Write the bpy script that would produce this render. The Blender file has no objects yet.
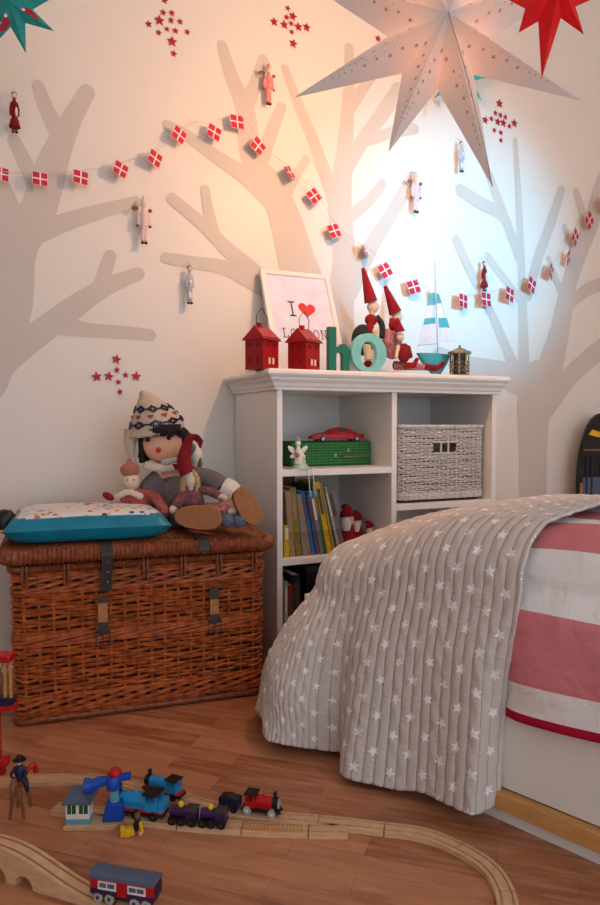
import bpy, bmesh, math, random
from mathutils import Matrix, Vector, Euler
random.seed(7)
R = math.radians
C = bpy.context.scene.collection
# ------------------------------------------------------------------ camera model (600x905, focal 690 px)
FP, CH = 690.0, 0.9
PT = math.atan(28.5/FP)
def ray(px, py):
    x = (px-300)/FP; v = (452.5-py)/FP
    return Vector((x, math.cos(PT)+v*math.sin(PT), -math.sin(PT)+v*math.cos(PT)))
def atz(px, py, z):
    d = ray(px, py); t = (z-CH)/d.z
    return Vector((d.x*t, d.y*t, z))
def aty(px, py, Y):
    d = ray(px, py); t = Y/d.y
    return Vector((d.x*t, Y, CH+d.z*t))
class Frame:
    def __init__(s, x, y, deg, z=0.0):
        a = R(deg); s.o = Vector((x, y, z)); s.a = a
        s.ex = Vector((math.cos(a), math.sin(a), 0)); s.ey = Vector((-math.sin(a), math.cos(a), 0))
    def w(s, x, y, z=0): return s.o + s.ex*x + s.ey*y + Vector((0, 0, z))
    def px(s, px, py, y):            # photo point on the vertical plane local y -> (x, z)
        p = s.o + s.ey*y; d = ray(px, py)
        t = p.dot(s.ey)/d.dot(s.ey); q = d*t
        return ((q-s.o).dot(s.ex), CH+q.z-s.o.z)
WALL = Frame(-.270, 2.844, 24.5)
BOOK = Frame(-.081, 2.43, 24.5)
TRUNK = Frame(-.846, 2.010, 19.5)
BED = Frame(.004, 2.005, -45.5)      # local x towards the head, local y across, away from the camera

# ------------------------------------------------------------------ materials
def lin(c):
    return tuple(((v/255)/12.92 if v/255 <= .04045 else ((v/255+.055)/1.055)**2.4) for v in c)+(1,)
MATS = {}
def mat(name, rgb, rough=.6, var=.12, nscale=25, bump=.0, bscale=200, metal=0, rgb2=None, coords='Object', spec=.4, stretch=None, detail=4, sheen=0):
    if name in MATS: return MATS[name]
    m = bpy.data.materials.new(name); m.use_nodes = True; nt = m.node_tree; N = nt.nodes; L = nt.links
    b = N['Principled BSDF']; b.inputs['Roughness'].default_value = rough; b.inputs['Metallic'].default_value = metal
    b.inputs['Specular IOR Level'].default_value = spec
    if sheen: b.inputs['Sheen Weight'].default_value = sheen
    tc = N.new('ShaderNodeTexCoord'); mp = N.new('ShaderNodeMapping'); L.new(tc.outputs[coords], mp.inputs[0])
    if stretch: mp.inputs['Scale'].default_value = stretch
    nz = N.new('ShaderNodeTexNoise'); nz.inputs['Scale'].default_value = nscale; nz.inputs['Detail'].default_value = detail
    L.new(mp.outputs[0], nz.inputs['Vector'])
    c1 = lin(rgb); c2 = lin(rgb2) if rgb2 else tuple(min(1, v*(1-var)) for v in c1[:3])+(1,)
    if not rgb2: c1 = tuple(min(1, v*(1+var)) for v in c1[:3])+(1,)
    mr = N.new('ShaderNodeMapRange'); mr.inputs[1].default_value = .3; mr.inputs[2].default_value = .7
    L.new(nz.outputs[0], mr.inputs[0])
    mx = N.new('ShaderNodeMix'); mx.data_type = 'RGBA'; mx.inputs[6].default_value = c2; mx.inputs[7].default_value = c1
    L.new(mr.outputs[0], mx.inputs[0]); L.new(mx.outputs[2], b.inputs['Base Color'])
    if bump:
        n2 = N.new('ShaderNodeTexNoise'); n2.inputs['Scale'].default_value = bscale; n2.inputs['Detail'].default_value = 3
        L.new(mp.outputs[0], n2.inputs['Vector'])
        bp = N.new('ShaderNodeBump'); bp.inputs['Strength'].default_value = bump; bp.inputs['Distance'].default_value = .003
        L.new(n2.outputs[0], bp.inputs['Height']); L.new(bp.outputs[0], b.inputs['Normal'])
    MATS[name] = m
    return m
def plain(name, rgb, rough=.5, **k): return mat(name, rgb, rough, var=.06, **k)
def nd(nt, op, a, b=None, c=None):
    n = nt.nodes.new('ShaderNodeMath'); n.operation = op
    for i, v in enumerate((a, b, c)):
        if v is None: continue
        if isinstance(v, (int, float)): n.inputs[i].default_value = v
        else: nt.links.new(v, n.inputs[i])
    return n.outputs[0]
def mixc(nt, f, a, b):
    n = nt.nodes.new('ShaderNodeMix'); n.data_type = 'RGBA'
    if isinstance(f, (int, float)): n.inputs[0].default_value = f
    else: nt.links.new(f, n.inputs[0])
    for i, v in ((6, a), (7, b)):
        if isinstance(v, tuple): n.inputs[i].default_value = v
        else: nt.links.new(v, n.inputs[i])
    return n.outputs[2]
def noise(nt, vec, scale, detail=3):
    n = nt.nodes.new('ShaderNodeTexNoise'); n.inputs['Scale'].default_value = scale; n.inputs['Detail'].default_value = detail
    nt.links.new(vec, n.inputs['Vector']); return n.outputs[0]
def bumpn(nt, h, strength, dist=.002):
    b = nt.nodes.new('ShaderNodeBump'); b.inputs['Strength'].default_value = strength; b.inputs['Distance'].default_value = dist
    nt.links.new(h, b.inputs['Height']); nt.links.new(b.outputs[0], nt.nodes['Principled BSDF'].inputs['Normal'])

M = {}
M['wall'] = mat('wall_paint', (232, 227, 219), .42, var=.012, nscale=3, bump=.05, bscale=90, spec=.35)
M['mural'] = mat('mural_paint', (208, 200, 192), .5, var=.02, nscale=5, bump=.05, bscale=90, spec=.3)
M['ceil'] = mat('ceiling_paint', (225, 220, 212), .8, var=.01)
M['white'] = mat('white_paint', (240, 237, 233), .35, var=.02, nscale=6)
M['bedwhite'] = mat('bed_white', (232, 230, 222), .4, var=.02, nscale=6)
M['pine'] = mat('pine', (214, 160, 98), .45, rgb2=(196, 138, 76), nscale=14, stretch=(1, 9, 9))
M['track'] = mat('beech', (222, 182, 142), .45, rgb2=(204, 160, 120), nscale=18, stretch=(2, 2, 9))
M['track2'] = mat('beech_groove', (160, 112, 72), .6, var=.1)
M['cane'] = mat('cane', (204, 106, 46), .48, rgb2=(124, 54, 24), nscale=38, bump=.3, bscale=160, spec=.5)
M['cane2'] = mat('cane_wrap', (150, 80, 46), .42, rgb2=(104, 50, 28), nscale=60, bump=.3, bscale=160, spec=.5)
M['canedark'] = mat('dark_backing', (60, 26, 14), .7, var=.2)
M['whitecane'] = mat('white_cane', (226, 222, 218), .5, rgb2=(188, 182, 176), nscale=60, bump=.3)
M['leather'] = mat('dark_leather', (52, 46, 40), .45, var=.25, nscale=60, bump=.3)
M['tanleather'] = mat('tan_leather', (172, 118, 66), .5, var=.15, nscale=60)
M['steel'] = mat('metal', (150, 148, 145), .3, metal=1, var=.1)
M['brass'] = mat('brass', (196, 172, 128), .4, metal=.7, rgb2=(96, 84, 66), nscale=90, bump=.6, bscale=240)
M['teal'] = mat('teal_satin', (14, 128, 156), .38, var=.12, nscale=18, bump=.2, bscale=60)
M['black'] = plain('black', (24, 22, 24), .4)
M['dark'] = plain('dark_grey', (58, 56, 60), .5)
M['red'] = plain('red_paint', (188, 18, 26), .35)
M['redtin'] = mat('red_tin', (164, 16, 22), .38, var=.08, nscale=30)
M['redfelt'] = mat('red_felt', (142, 16, 30), .9, var=.15, nscale=60, bump=.5, bscale=300)
M['crimson'] = mat('crimson_knit', (128, 18, 32), .9, var=.15, nscale=90, bump=.8, bscale=260)
M['yellow'] = plain('yellow_paint', (236, 190, 22), .4)
M['blue'] = plain('blue_paint', (16, 74, 176), .3)
M['skyblue'] = plain('sky_blue_paint', (36, 148, 206), .35)
M['ltblue'] = plain('light_blue_paint', (96, 168, 184), .4)
M['navy'] = plain('navy', (26, 30, 60), .4)
M['purple'] = plain('purple', (52, 28, 74), .35)
M['slate'] = plain('slate_blue', (84, 98, 122), .5)
M['green'] = plain('green', (26, 84, 50), .5)
M['hgreen'] = plain('letter_green', (6, 112, 88), .4)
M['oaqua'] = plain('letter_aqua', (126, 200, 200), .4)
M['cream'] = mat('cream_cloth', (222, 208, 186), .85, var=.06, nscale=60, bump=.4)
M['skin'] = mat('doll_skin', (232, 178, 150), .8, var=.04, nscale=20)
M['paleskin'] = mat('pale_doll_skin', (226, 206, 182), .85, var=.05, nscale=30)
M['hair'] = mat('dark_yarn', (38, 28, 30), .9, var=.3, nscale=120, bump=1, bscale=220)
M['blond'] = mat('blond_yarn', (190, 160, 116), .9, var=.2, nscale=120, bump=1, bscale=220)
M['greycoat'] = mat('grey_coat', (112, 104, 102), .95, var=.15, nscale=50, bump=.6, bscale=300)
M['knit'] = mat('beige_knit', (206, 188, 168), .95, var=.12, nscale=130, bump=1, bscale=260)
M['fleece'] = mat('white_fleece', (228, 220, 212), .95, var=.08, nscale=60, bump=1, bscale=120)
M['pinkcloth'] = mat('pink_check', (190, 104, 96), .9, rgb2=(150, 62, 64), nscale=120, bump=.5)
M['pinkknit'] = mat('pink_brown_knit', (176, 116, 96), .95, var=.15, nscale=130, bump=1)
M['plum'] = mat('plum_knit', (146, 96, 96), .95, rgb2=(96, 52, 60), nscale=110, bump=.9)
M['denim'] = mat('denim_knit', (96, 104, 128), .95, var=.15, nscale=110, bump=.8)
M['sole'] = mat('suede_sole', (160, 108, 70), .9, var=.1, nscale=60, bump=.3)
M['suede'] = mat('brown_suede', (122, 82, 56), .9, var=.15, nscale=60)
M['brown'] = plain('brown', (132, 82, 52), .5)
M['gnomecoat'] = mat('dark_green_coat', (38, 50, 46), .95, var=.2, nscale=60)
M['plaid'] = mat('red_plaid', (158, 40, 50), .9, rgb2=(196, 160, 158), nscale=160, detail=1)
M['offwhite'] = plain('off_white', (232, 228, 220), .5)
M['paper'] = plain('print_paper', (224, 226, 246), .5)  # bluish cast of reflected window light painted into the paper colour
M['ink'] = plain('print_ink', (58, 60, 72), .7)
M['heart'] = plain('heart_red', (214, 54, 56), .6)
M['flagred'] = mat('flag_red', (200, 30, 66), .7, var=.05)
M['string'] = plain('string', (216, 202, 176), .8)
M['starred'] = plain('star_red', (176, 20, 40), .5)
M['boatteal'] = plain('boat_teal', (72, 168, 178), .5)
M['sail'] = plain('sail_cloth', (226, 228, 236), .8)
M['mint'] = plain('mint_glaze', (176, 206, 194), .35)
M['tealfab'] = mat('teal_fabric', (40, 150, 146), .9, var=.15, nscale=60)
M['silverblue'] = plain('silver_blue', (176, 184, 196), .4)
M['greyface'] = plain('grey_plate', (176, 174, 170), .5)
M['windowglow'] = plain('pale_window', (236, 214, 190), .6)
M['lattice'] = plain('lattice_wood', (150, 98, 68), .6)

# floor planks
def floor_mat():
    m = bpy.data.materials.new('laminate_floor'); m.use_nodes = True; nt = m.node_tree; N = nt.nodes; L = nt.links
    b = N['Principled BSDF']; b.inputs['Roughness'].default_value = .3
    tc = N.new('ShaderNodeTexCoord'); mp = N.new('ShaderNodeMapping'); mp.inputs['Rotation'].default_value = (0, 0, R(43))
    L.new(tc.outputs['Object'], mp.inputs[0])
    br = N.new('ShaderNodeTexBrick'); L.new(mp.outputs[0], br.inputs['Vector'])
    br.inputs['Scale'].default_value = 1; br.inputs['Brick Width'].default_value = .42; br.inputs['Row Height'].default_value = .065
    br.inputs['Mortar Size'].default_value = .0006; br.inputs['Bias'].default_value = 0; br.offset = .37
    br.inputs['Color1'].default_value = lin((196, 132, 94)); br.inputs['Color2'].default_value = lin((150, 90, 60)); br.inputs['Mortar'].default_value = lin((104, 58, 36))
    st = N.new('ShaderNodeMapping'); st.inputs['Scale'].default_value = (3, 26, 1); L.new(mp.outputs[0], st.inputs[0])
    n1 = noise(nt, st.outputs[0], 2.2, 7)
    st2 = N.new('ShaderNodeMapping'); st2.inputs['Scale'].default_value = (2, 6, 1); L.new(mp.outputs[0], st2.inputs[0])
    n2 = noise(nt, st2.outputs[0], 2.6, 4)
    f1 = nd(nt, 'MULTIPLY', nd(nt, 'SUBTRACT', n1, .42), 2.2); 
    c = mixc(nt, nd(nt, 'MINIMUM', nd(nt, 'MAXIMUM', f1, 0), .75), br.outputs[0], lin((210, 152, 114)))
    f2 = nd(nt, 'MULTIPLY', nd(nt, 'SUBTRACT', n2, .56), 3.2)
    c = mixc(nt, nd(nt, 'MINIMUM', nd(nt, 'MAXIMUM', f2, 0), .6), c, lin((126, 68, 42)))
    L.new(c, b.inputs['Base Color'])
    L.new(nd(nt, 'ADD', .27, nd(nt, 'MULTIPLY', n1, .16)), b.inputs['Roughness'])
    bumpn(nt, n1, .08)
    return m
M['floor'] = floor_mat()

def uvnode(nt):
    n = nt.nodes.new('ShaderNodeUVMap'); s = nt.nodes.new('ShaderNodeSeparateXYZ'); nt.links.new(n.outputs[0], s.inputs[0]); return n.outputs[0], s.outputs[0], s.outputs[1]
def quilt_mat():
    m = bpy.data.materials.new('star_quilt'); m.use_nodes = True; nt = m.node_tree; N = nt.nodes; L = nt.links
    b = N['Principled BSDF']; b.inputs['Roughness'].default_value = .92; b.inputs['Specular IOR Level'].default_value = .1
    uv, u, v = uvnode(nt)
    DX, DY = .0430, .088
    cu = nd(nt, 'DIVIDE', u, DX); ci = nd(nt, 'FLOOR', cu); fu = nd(nt, 'MULTIPLY', nd(nt, 'SUBTRACT', nd(nt, 'FRACT', cu), .5), DX)
    par = nd(nt, 'MULTIPLY', nd(nt, 'PINGPONG', ci, 1), .5)
    jit = nd(nt, 'MULTIPLY', nd(nt, 'SINE', nd(nt, 'MULTIPLY', ci, 12.9)), .06)
    cv = nd(nt, 'ADD', nd(nt, 'ADD', nd(nt, 'DIVIDE', v, DY), par), jit)
    fv = nd(nt, 'MULTIPLY', nd(nt, 'SUBTRACT', nd(nt, 'FRACT', cv), .5), DY)
    r = nd(nt, 'SQRT', nd(nt, 'ADD', nd(nt, 'MULTIPLY', fu, fu), nd(nt, 'MULTIPLY', fv, fv)))
    ang = nd(nt, 'ADD', nd(nt, 'ARCTAN2', fu, fv), nd(nt, 'MULTIPLY', ci, .37))
    pp = nd(nt, 'DIVIDE', nd(nt, 'PINGPONG', nd(nt, 'ADD', ang, 50*math.pi), math.pi/5), math.pi/5)
    inv = nd(nt, 'ADD', 1/.0145, nd(nt, 'MULTIPLY', pp, 1/.0062-1/.0145))
    star = nd(nt, 'LESS_THAN', nd(nt, 'MULTIPLY', r, inv), 1)
    n1 = noise(nt, uv, 350, 2); n2 = noise(nt, uv, 9, 3)
    base = mixc(nt, nd(nt, 'MULTIPLY', n1, .8), lin((202, 192, 185)), lin((232, 225, 219)))
    base = mixc(nt, nd(nt, 'MULTIPLY', n2, .35), base, lin((196, 186, 180)))
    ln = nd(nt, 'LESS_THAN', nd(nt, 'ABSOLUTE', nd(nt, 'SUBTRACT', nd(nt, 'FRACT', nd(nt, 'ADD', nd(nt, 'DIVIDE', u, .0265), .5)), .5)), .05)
    base = mixc(nt, nd(nt, 'MULTIPLY', ln, .55), base, lin((136, 122, 112)))  # stitched channel lines, with crease shade painted darker into the colour
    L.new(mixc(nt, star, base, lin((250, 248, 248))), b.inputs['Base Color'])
    mp = N.new('ShaderNodeMapping'); mp.inputs['Scale'].default_value = (1, 2.6, 1); L.new(uv, mp.inputs[0])
    h = nd(nt, 'ADD', noise(nt, mp.outputs[0], 42, 3), nd(nt, 'MULTIPLY', n1, .15))
    bumpn(nt, h, .6, .005)
    return m
def duvet_mat():
    m = bpy.data.materials.new('striped_duvet'); m.use_nodes = True; nt = m.node_tree; N = nt.nodes; L = nt.links
    b = N['Principled BSDF']; b.inputs['Roughness'].default_value = .9; b.inputs['Specular IOR Level'].default_value = .1
    uv, u, v = uvnode(nt)            # v = distance from the hem along the cloth
    red = nd(nt, 'LESS_THAN', v, .020)
    k = nd(nt, 'FRACT', nd(nt, 'DIVIDE', nd(nt, 'ADD', v, .315-.088), .315))
    pink = nd(nt, 'LESS_THAN', k, .52)
    n1 = noise(nt, uv, 300, 2)
    pk = mixc(nt, n1, lin((210, 116, 124)), lin((226, 146, 150)))
    wh = mixc(nt, n1, lin((236, 233, 232)), lin((246, 243, 242)))
    c = mixc(nt, pink, wh, pk); c = mixc(nt, red, c, lin((178, 26, 58)))
    L.new(c, b.inputs['Base Color'])
    bumpn(nt, nd(nt, 'ADD', noise(nt, uv, 9, 4), nd(nt, 'MULTIPLY', n1, .04)), .8, .025)
    return m
M['quilt'] = quilt_mat(); M['duvet'] = duvet_mat()
def cushion_top_mat():
    m = bpy.data.materials.new('embroidered_cotton'); m.use_nodes = True; nt = m.node_tree; N = nt.nodes; L = nt.links
    b = N['Principled BSDF']; b.inputs['Roughness'].default_value = .9
    tc = N.new('ShaderNodeTexCoord'); v = N.new('ShaderNodeTexVoronoi'); v.inputs['Scale'].default_value = 42; L.new(tc.outputs['Object'], v.inputs['Vector'])
    ramp = N.new('ShaderNodeValToRGB'); ramp.color_ramp.interpolation = 'CONSTANT'
    cols = [(.0, (200, 40, 50)), (.2, (60, 100, 170)), (.4, (228, 170, 60)), (.55, (70, 140, 110)), (.7, (214, 110, 120)), (.85, (60, 70, 90))]
    e = ramp.color_ramp.elements; e[0].position = 0; e[0].color = lin(cols[0][1]); e[1].position = .2; e[1].color = lin(cols[1][1])
    for p, c in cols[2:]:
        q = e.new(p); q.color = lin(c)
    s = N.new('ShaderNodeSeparateColor'); L.new(v.outputs['Color'], s.inputs[0]); L.new(s.outputs[0], ramp.inputs[0])
    n = noise(nt, tc.outputs['Object'], 7, 2)
    f = nd(nt, 'MULTIPLY', nd(nt, 'LESS_THAN', v.outputs['Distance'], .38), nd(nt, 'GREATER_THAN', n, .46))
    L.new(mixc(nt, f, lin((226, 224, 224)), ramp.outputs[0]), b.inputs['Base Color'])
    return m
M['embroid'] = cushion_top_mat()
def dotted(name, base, dot, scale, thr):
    m = bpy.data.materials.new(name); m.use_nodes = True; nt = m.node_tree; N = nt.nodes; L = nt.links
    b = N['Principled BSDF']; b.inputs['Roughness'].default_value = .7
    tc = N.new('ShaderNodeTexCoord'); v = N.new('ShaderNodeTexVoronoi'); v.inputs['Scale'].default_value = scale; v.inputs['Randomness'].default_value = .15
    L.new(tc.outputs['Object'], v.inputs['Vector'])
    L.new(mixc(nt, nd(nt, 'LESS_THAN', v.outputs['Distance'], thr), lin(base), lin(dot)), b.inputs['Base Color'])
    return m
M['reddots'] = dotted('red_white_dots', (176, 22, 40), (236, 226, 224), 55, .3)
M['greencase'] = dotted('green_dotted_case', (24, 92, 40), (62, 150, 62), 95, .36)
def paper_mat():
    m = bpy.data.materials.new('star_paper'); m.use_nodes = True; nt = m.node_tree; N = nt.nodes; L = nt.links
    N.remove(N['Principled BSDF']); d = N.new('ShaderNodeBsdfDiffuse'); t = N.new('ShaderNodeBsdfTranslucent'); x = N.new('ShaderNodeMixShader')
    d.inputs[0].default_value = lin((244, 242, 240)); t.inputs[0].default_value = lin((255, 220, 170)); x.inputs[0].default_value = .09
    L.new(d.outputs[0], x.inputs[1]); L.new(t.outputs[0], x.inputs[2]); L.new(x.outputs[0], N['Material Output'].inputs[0])
    return m
M['starpaper'] = paper_mat()
M['cutout'] = plain('cut_paper_tan', (196, 168, 140), .8)
M['redpaper'] = plain('red_star_paper', (236, 18, 26), .6)

# ------------------------------------------------------------------ mesh builder
class B:
    def __init__(s): s.v = []; s.f = []; s.m = []; s.mi = 0; s.T = Matrix.Identity(4)
    def add(s, vs, fs):
        n = len(s.v); s.v += [s.T @ Vector(p) for p in vs]
        s.f += [tuple(i+n for i in f) for f in fs]; s.m += [s.mi]*len(fs); return s
    def box(s, cx, cy, cz, sx, sy, sz, rot=(0, 0, 0)):
        E_ = Euler(rot).to_matrix(); c = Vector((cx, cy, cz)); vs = []
        for a in (-1, 1):
            for b_ in (-1, 1):
                for d in (-1, 1): vs.append(c + E_ @ Vector((a*sx/2, b_*sy/2, d*sz/2)))
        return s.add(vs, [(0, 1, 3, 2), (4, 6, 7, 5), (0, 4, 5, 1), (2, 3, 7, 6), (0, 2, 6, 4), (1, 5, 7, 3)])
    def bb(s, x0, x1, y0, y1, z0, z1): return s.box((x0+x1)/2, (y0+y1)/2, (z0+z1)/2, x1-x0, y1-y0, z1-z0)
    def tube(s, pts, r, n=8, closed=False):
        P = [Vector(p) for p in pts]; k = len(P); rr = r if isinstance(r, (list, tuple)) else [r]*k
        vs = []; up = None
        for i in range(k):
            t = (P[(i+1) % k]-P[i-1]) if closed else (P[min(i+1, k-1)]-P[max(i-1, 0)])
            if t.length < 1e-9: t = Vector((0, 0, 1))
            t.normalize()
            if up is None:
                up = Vector((0, 0, 1)) if abs(t.z) < .9 else Vector((1, 0, 0))
            up = up - t*up.dot(t)
            if up.length < 1e-6: up = t.orthogonal()
            up.normalize(); sd = t.cross(up)
            for j in range(n):
                a = 2*math.pi*j/n; vs.append(P[i]+(up*math.cos(a)+sd*math.sin(a))*rr[i])
        fs = []
        for i in range(k if closed else k-1):
            a = i*n; b_ = ((i+1) % k)*n
            for j in range(n): fs.append((a+j, a+(j+1) % n, b_+(j+1) % n, b_+j))
        if not closed: fs.append(tuple(range(n-1, -1, -1))); fs.append(tuple((k-1)*n+j for j in range(n)))
        return s.add(vs, fs)
    def cyl(s, a, b_, r, r2=None, n=16): return s.tube([a, b_], [r, r if r2 is None else r2], n)
    def ball(s, c, r, n=16, m=10, rot=(0, 0, 0)):
        if not isinstance(r, (tuple, list)): r = (r, r, r)
        E_ = Euler(rot).to_matrix(); c = Vector(c); vs = [c+E_ @ Vector((0, 0, -r[2]))]
        for i in range(1, m):
            a = -math.pi/2+math.pi*i/m
            for j in range(n):
                t = 2*math.pi*j/n; vs.append(c+E_ @ Vector((r[0]*math.cos(a)*math.cos(t), r[1]*math.cos(a)*math.sin(t), r[2]*math.sin(a))))
        vs.append(c+E_ @ Vector((0, 0, r[2]))); fs = []
        for j in range(n): fs.append((0, 1+(j+1) % n, 1+j))
        for i in range(m-2):
            for j in range(n):
                a = 1+i*n; fs.append((a+j, a+(j+1) % n, a+n+(j+1) % n, a+n+j))
        a = 1+(m-2)*n; l = len(vs)-1
        for j in range(n): fs.append((a+j, a+(j+1) % n, l))
        return s.add(vs, fs)
    def lathe(s, prof, c=(0, 0, 0), n=24):
        vs = []; k = len(prof); c = Vector(c)
        for r, z in prof:
            for j in range(n):
                t = 2*math.pi*j/n; vs.append(c+Vector((r*math.cos(t), r*math.sin(t), z)))
        fs = [(i*n+j, i*n+(j+1) % n, (i+1)*n+(j+1) % n, (i+1)*n+j) for i in range(k-1) for j in range(n)]
        fs.append(tuple(range(n-1, -1, -1))); fs.append(tuple((k-1)*n+j for j in range(n)))
        return s.add(vs, fs)
    def prism(s, out, y0, y1):           # outline (x,z) extruded along y
        k = len(out)
        a = sum(out[i][0]*out[(i+1) % k][1]-out[(i+1) % k][0]*out[i][1] for i in range(k))
        if a < 0: out = out[::-1]
        vs = [(x, y0, z) for x, z in out]+[(x, y1, z) for x, z in out]
        fs = [tuple(range(k)), tuple(range(2*k-1, k-1, -1))]+[(i, i+k, (i+1) % k+k, (i+1) % k) for i in range(k)]
        return s.add(vs, fs)
    def sweep(s, pts, prof, up=(0, 0, 1)):  # cross-section prof (side, up) along pts
        P = [Vector(p) for p in pts]; k = len(P); n = len(prof); vs = []; up = Vector(up)
        for i in range(k):
            t = (P[min(i+1, k-1)]-P[max(i-1, 0)]).normalized(); sd = t.cross(up).normalized(); uu = sd.cross(t)
            for a, b_ in prof: vs.append(P[i]+sd*a+uu*b_)
        fs = [(i*n+j, i*n+(j+1) % n, (i+1)*n+(j+1) % n, (i+1)*n+j) for i in range(k-1) for j in range(n)]
        fs.append(tuple(range(n-1, -1, -1))); fs.append(tuple((k-1)*n+j for j in range(n)))
        return s.add(vs, fs)
    def obj(s, name, mats, parent=None, smooth=True, bevel=0, sub=0, remesh=0, solid=0, label=None):
        me = bpy.data.meshes.new(name); me.from_pydata([tuple(v) for v in s.v], [], s.f)
        ms = mats if isinstance(mats, (list, tuple)) else [mats]
        for m in ms: me.materials.append(M[m] if isinstance(m, str) else m)
        if len(ms) > 1: me.polygons.foreach_set('material_index', s.m)
        bm = bmesh.new(); bm.from_mesh(me); bmesh.ops.recalc_face_normals(bm, faces=bm.faces); bm.to_mesh(me); bm.free()
        o = bpy.data.objects.new(name, me); C.objects.link(o)
        if parent: o.parent = parent
        if smooth: 
            me.shade_smooth()
            if not remesh and not sub: me.set_sharp_from_angle(angle=R(40))
        if solid:
            d = o.modifiers.new('solid', 'SOLIDIFY'); d.thickness = solid
        if remesh:
            d = o.modifiers.new('remesh', 'REMESH'); d.mode = 'VOXEL'; d.voxel_size = remesh; d.use_smooth_shade = True
            d = o.modifiers.new('soft', 'SMOOTH'); d.iterations = 6; d.factor = .5
        if bevel:
            d = o.modifiers.new('bevel', 'BEVEL'); d.width = bevel; d.segments = 2; d.limit_method = 'ANGLE'; d.angle_limit = R(35)
        if sub:
            d = o.modifiers.new('sub', 'SUBSURF'); d.levels = sub; d.render_levels = sub
        if label: o['label'] = label
        return o
def thing(name, label, cat, loc=(0, 0, 0), rz=0, group=None, rx=0, ry=0):
    o = bpy.data.objects.new(name, None); C.objects.link(o); o.empty_display_size = .05
    o.location = loc; o.rotation_euler = (rx, ry, rz); return tag(o, label, cat, group)
def tag(o, label=None, cat=None, group=None, kind=None):
    if label: o['label'] = label
    if cat: o['category'] = cat
    if group: o['group'] = group
    if kind: o['kind'] = kind
    return o
def struct(o): o['kind'] = 'structure'; return o
def sm(a, c, x): t_ = min(1, max(0, (x-a)/(c-a))); return t_*t_*(3-2*t_)
def cr(pts, k=8):                        # Catmull-Rom smoothing
    P = [Vector(p) for p in pts]; out = []
    for i in range(len(P)-1):
        a = P[max(i-1, 0)]; b_ = P[i]; c = P[i+1]; d = P[min(i+2, len(P)-1)]
        for j in range(k):
            t = j/k; out.append(.5*((2*b_)+(c-a)*t+(2*a-5*b_+4*c-d)*t*t+(3*b_-a-3*c+d)*t**3))
    out.append(P[-1]); return out
def star2d(n, r, ri, rot=0):
    return [((r if i % 2 == 0 else ri)*math.sin(rot+math.pi*i/n), (r if i % 2 == 0 else ri)*math.cos(rot+math.pi*i/n)) for i in range(2*n)]

# ------------------------------------------------------------------ room
def slab(name, frame, x0, x1, y0, y1, z0, z1, m):
    b = B(); vs = []
    o = B().bb(x0, x1, y0, y1, z0, z1).obj(name, m, smooth=False); o.location = frame.o; o.rotation_euler = (0, 0, frame.a)
    return struct(o)
slab('floor', WALL, -1.8, 2.7, -5.2, .1, -.05, 0, 'floor')
wall_back = slab('wall_back', WALL, -1.8, 2.7, 0, .1, 0, 3.4, 'wall')
slab('wall_left', WALL, -1.9, -1.8, -5.2, .1, 0, 3.4, 'wall')
slab('wall_right', WALL, 2.7, 2.8, -5.2, .1, 0, 3.4, 'wall')
slab('ceiling', WALL, -1.9, 2.8, -5.2, .1, 3.4, 3.5, 'ceil')
slab('baseboard_back', WALL, -1.8, 2.7, -.014, 0, 0, .09, 'white')
# painted tree silhouettes (part of the wall), strokes given as photo points on the wall plane
_off = [0]
def mural(strokes, nm):
    b = B()
    for st in strokes:
        pts = [Vector((*WALL.px(p[0], p[1], 0), 0)) for p in st]
        sc = [((WALL.w(q.x, 0).y)/FP) for q in pts]
        wd = [p[2]*k/2 for p, k in zip(st, sc)]
        Q = cr([(q.x, q.y, w_) for q, w_ in zip(pts, wd)], 6)
        _off[0] += 1; y = -.0008-.00006*_off[0]
        L_, R_ = [], []
        for i, q in enumerate(Q):
            t = (Q[min(i+1, len(Q)-1)]-Q[max(i-1, 0)]); t = Vector((t.x, t.y)).normalized(); n_ = Vector((-t.y, t.x))
            L_.append((q.x+n_.x*q.z, q.y+n_.y*q.z)); R_.append((q.x-n_.x*q.z, q.y-n_.y*q.z))
        def cap(q, t, w_):
            a0 = math.atan2(t.y, t.x); return [(q.x+w_*math.cos(a0+a), q.y+w_*math.sin(a0+a)) for a in [math.pi/2-math.pi*i/10 for i in range(1, 10)]]
        t1 = (Q[-1]-Q[-2]); t0 = (Q[0]-Q[1]); n = len(Q)
        vs = []; fs = []
        for (lx, lz), (rx_, rz_) in zip(L_, R_): vs += [(lx, y, lz), (rx_, y, rz_)]
        fs = [(2*i, 2*i+1, 2*i+3, 2*i+2) for i in range(n-1)]
        c1 = cap(Q[-1], t1, Q[-1].z); k = len(vs); vs += [(x, y, z) for x, z in c1]; fs.append((2*n-2,)+tuple(range(k, k+9))+(2*n-1,))
        c0 = cap(Q[0], t0, Q[0].z); k = len(vs); vs += [(x, y, z) for x, z in c0]; fs.append((1,)+tuple(range(k, k+9))+(0,))
        b.add(vs, fs)
    me = b.obj(nm, 'mural', wall_back, smooth=False)
mural([[(-30, 372, 74), (0, 305, 60), (14, 250, 42), (36, 215, 34), (50, 172, 30), (60, 145, 24), (74, 115, 18), (87, 92, 15)],
       [(38, 86, 12), (46, 108, 15), (58, 135, 17), (60, 160, 16)],
       [(-8, 178, 26), (6, 214, 30), (10, 250, 34)],
       [(14, 140, 12), (24, 160, 14), (36, 190, 16), (38, 215, 18)],
       [(30, 236, 22), (60, 224, 18), (95, 213, 15), (136, 202, 11)],
       [(-20, 384, 30), (15, 352, 26), (60, 318, 24), (100, 290, 18), (138, 274, 13)],
       [(99, 292, 15), (104, 275, 14), (110, 256, 12)],
       [(58, 325, 20), (90, 330, 14), (120, 332, 13), (150, 335, 12)]], 'painted_tree')
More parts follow.
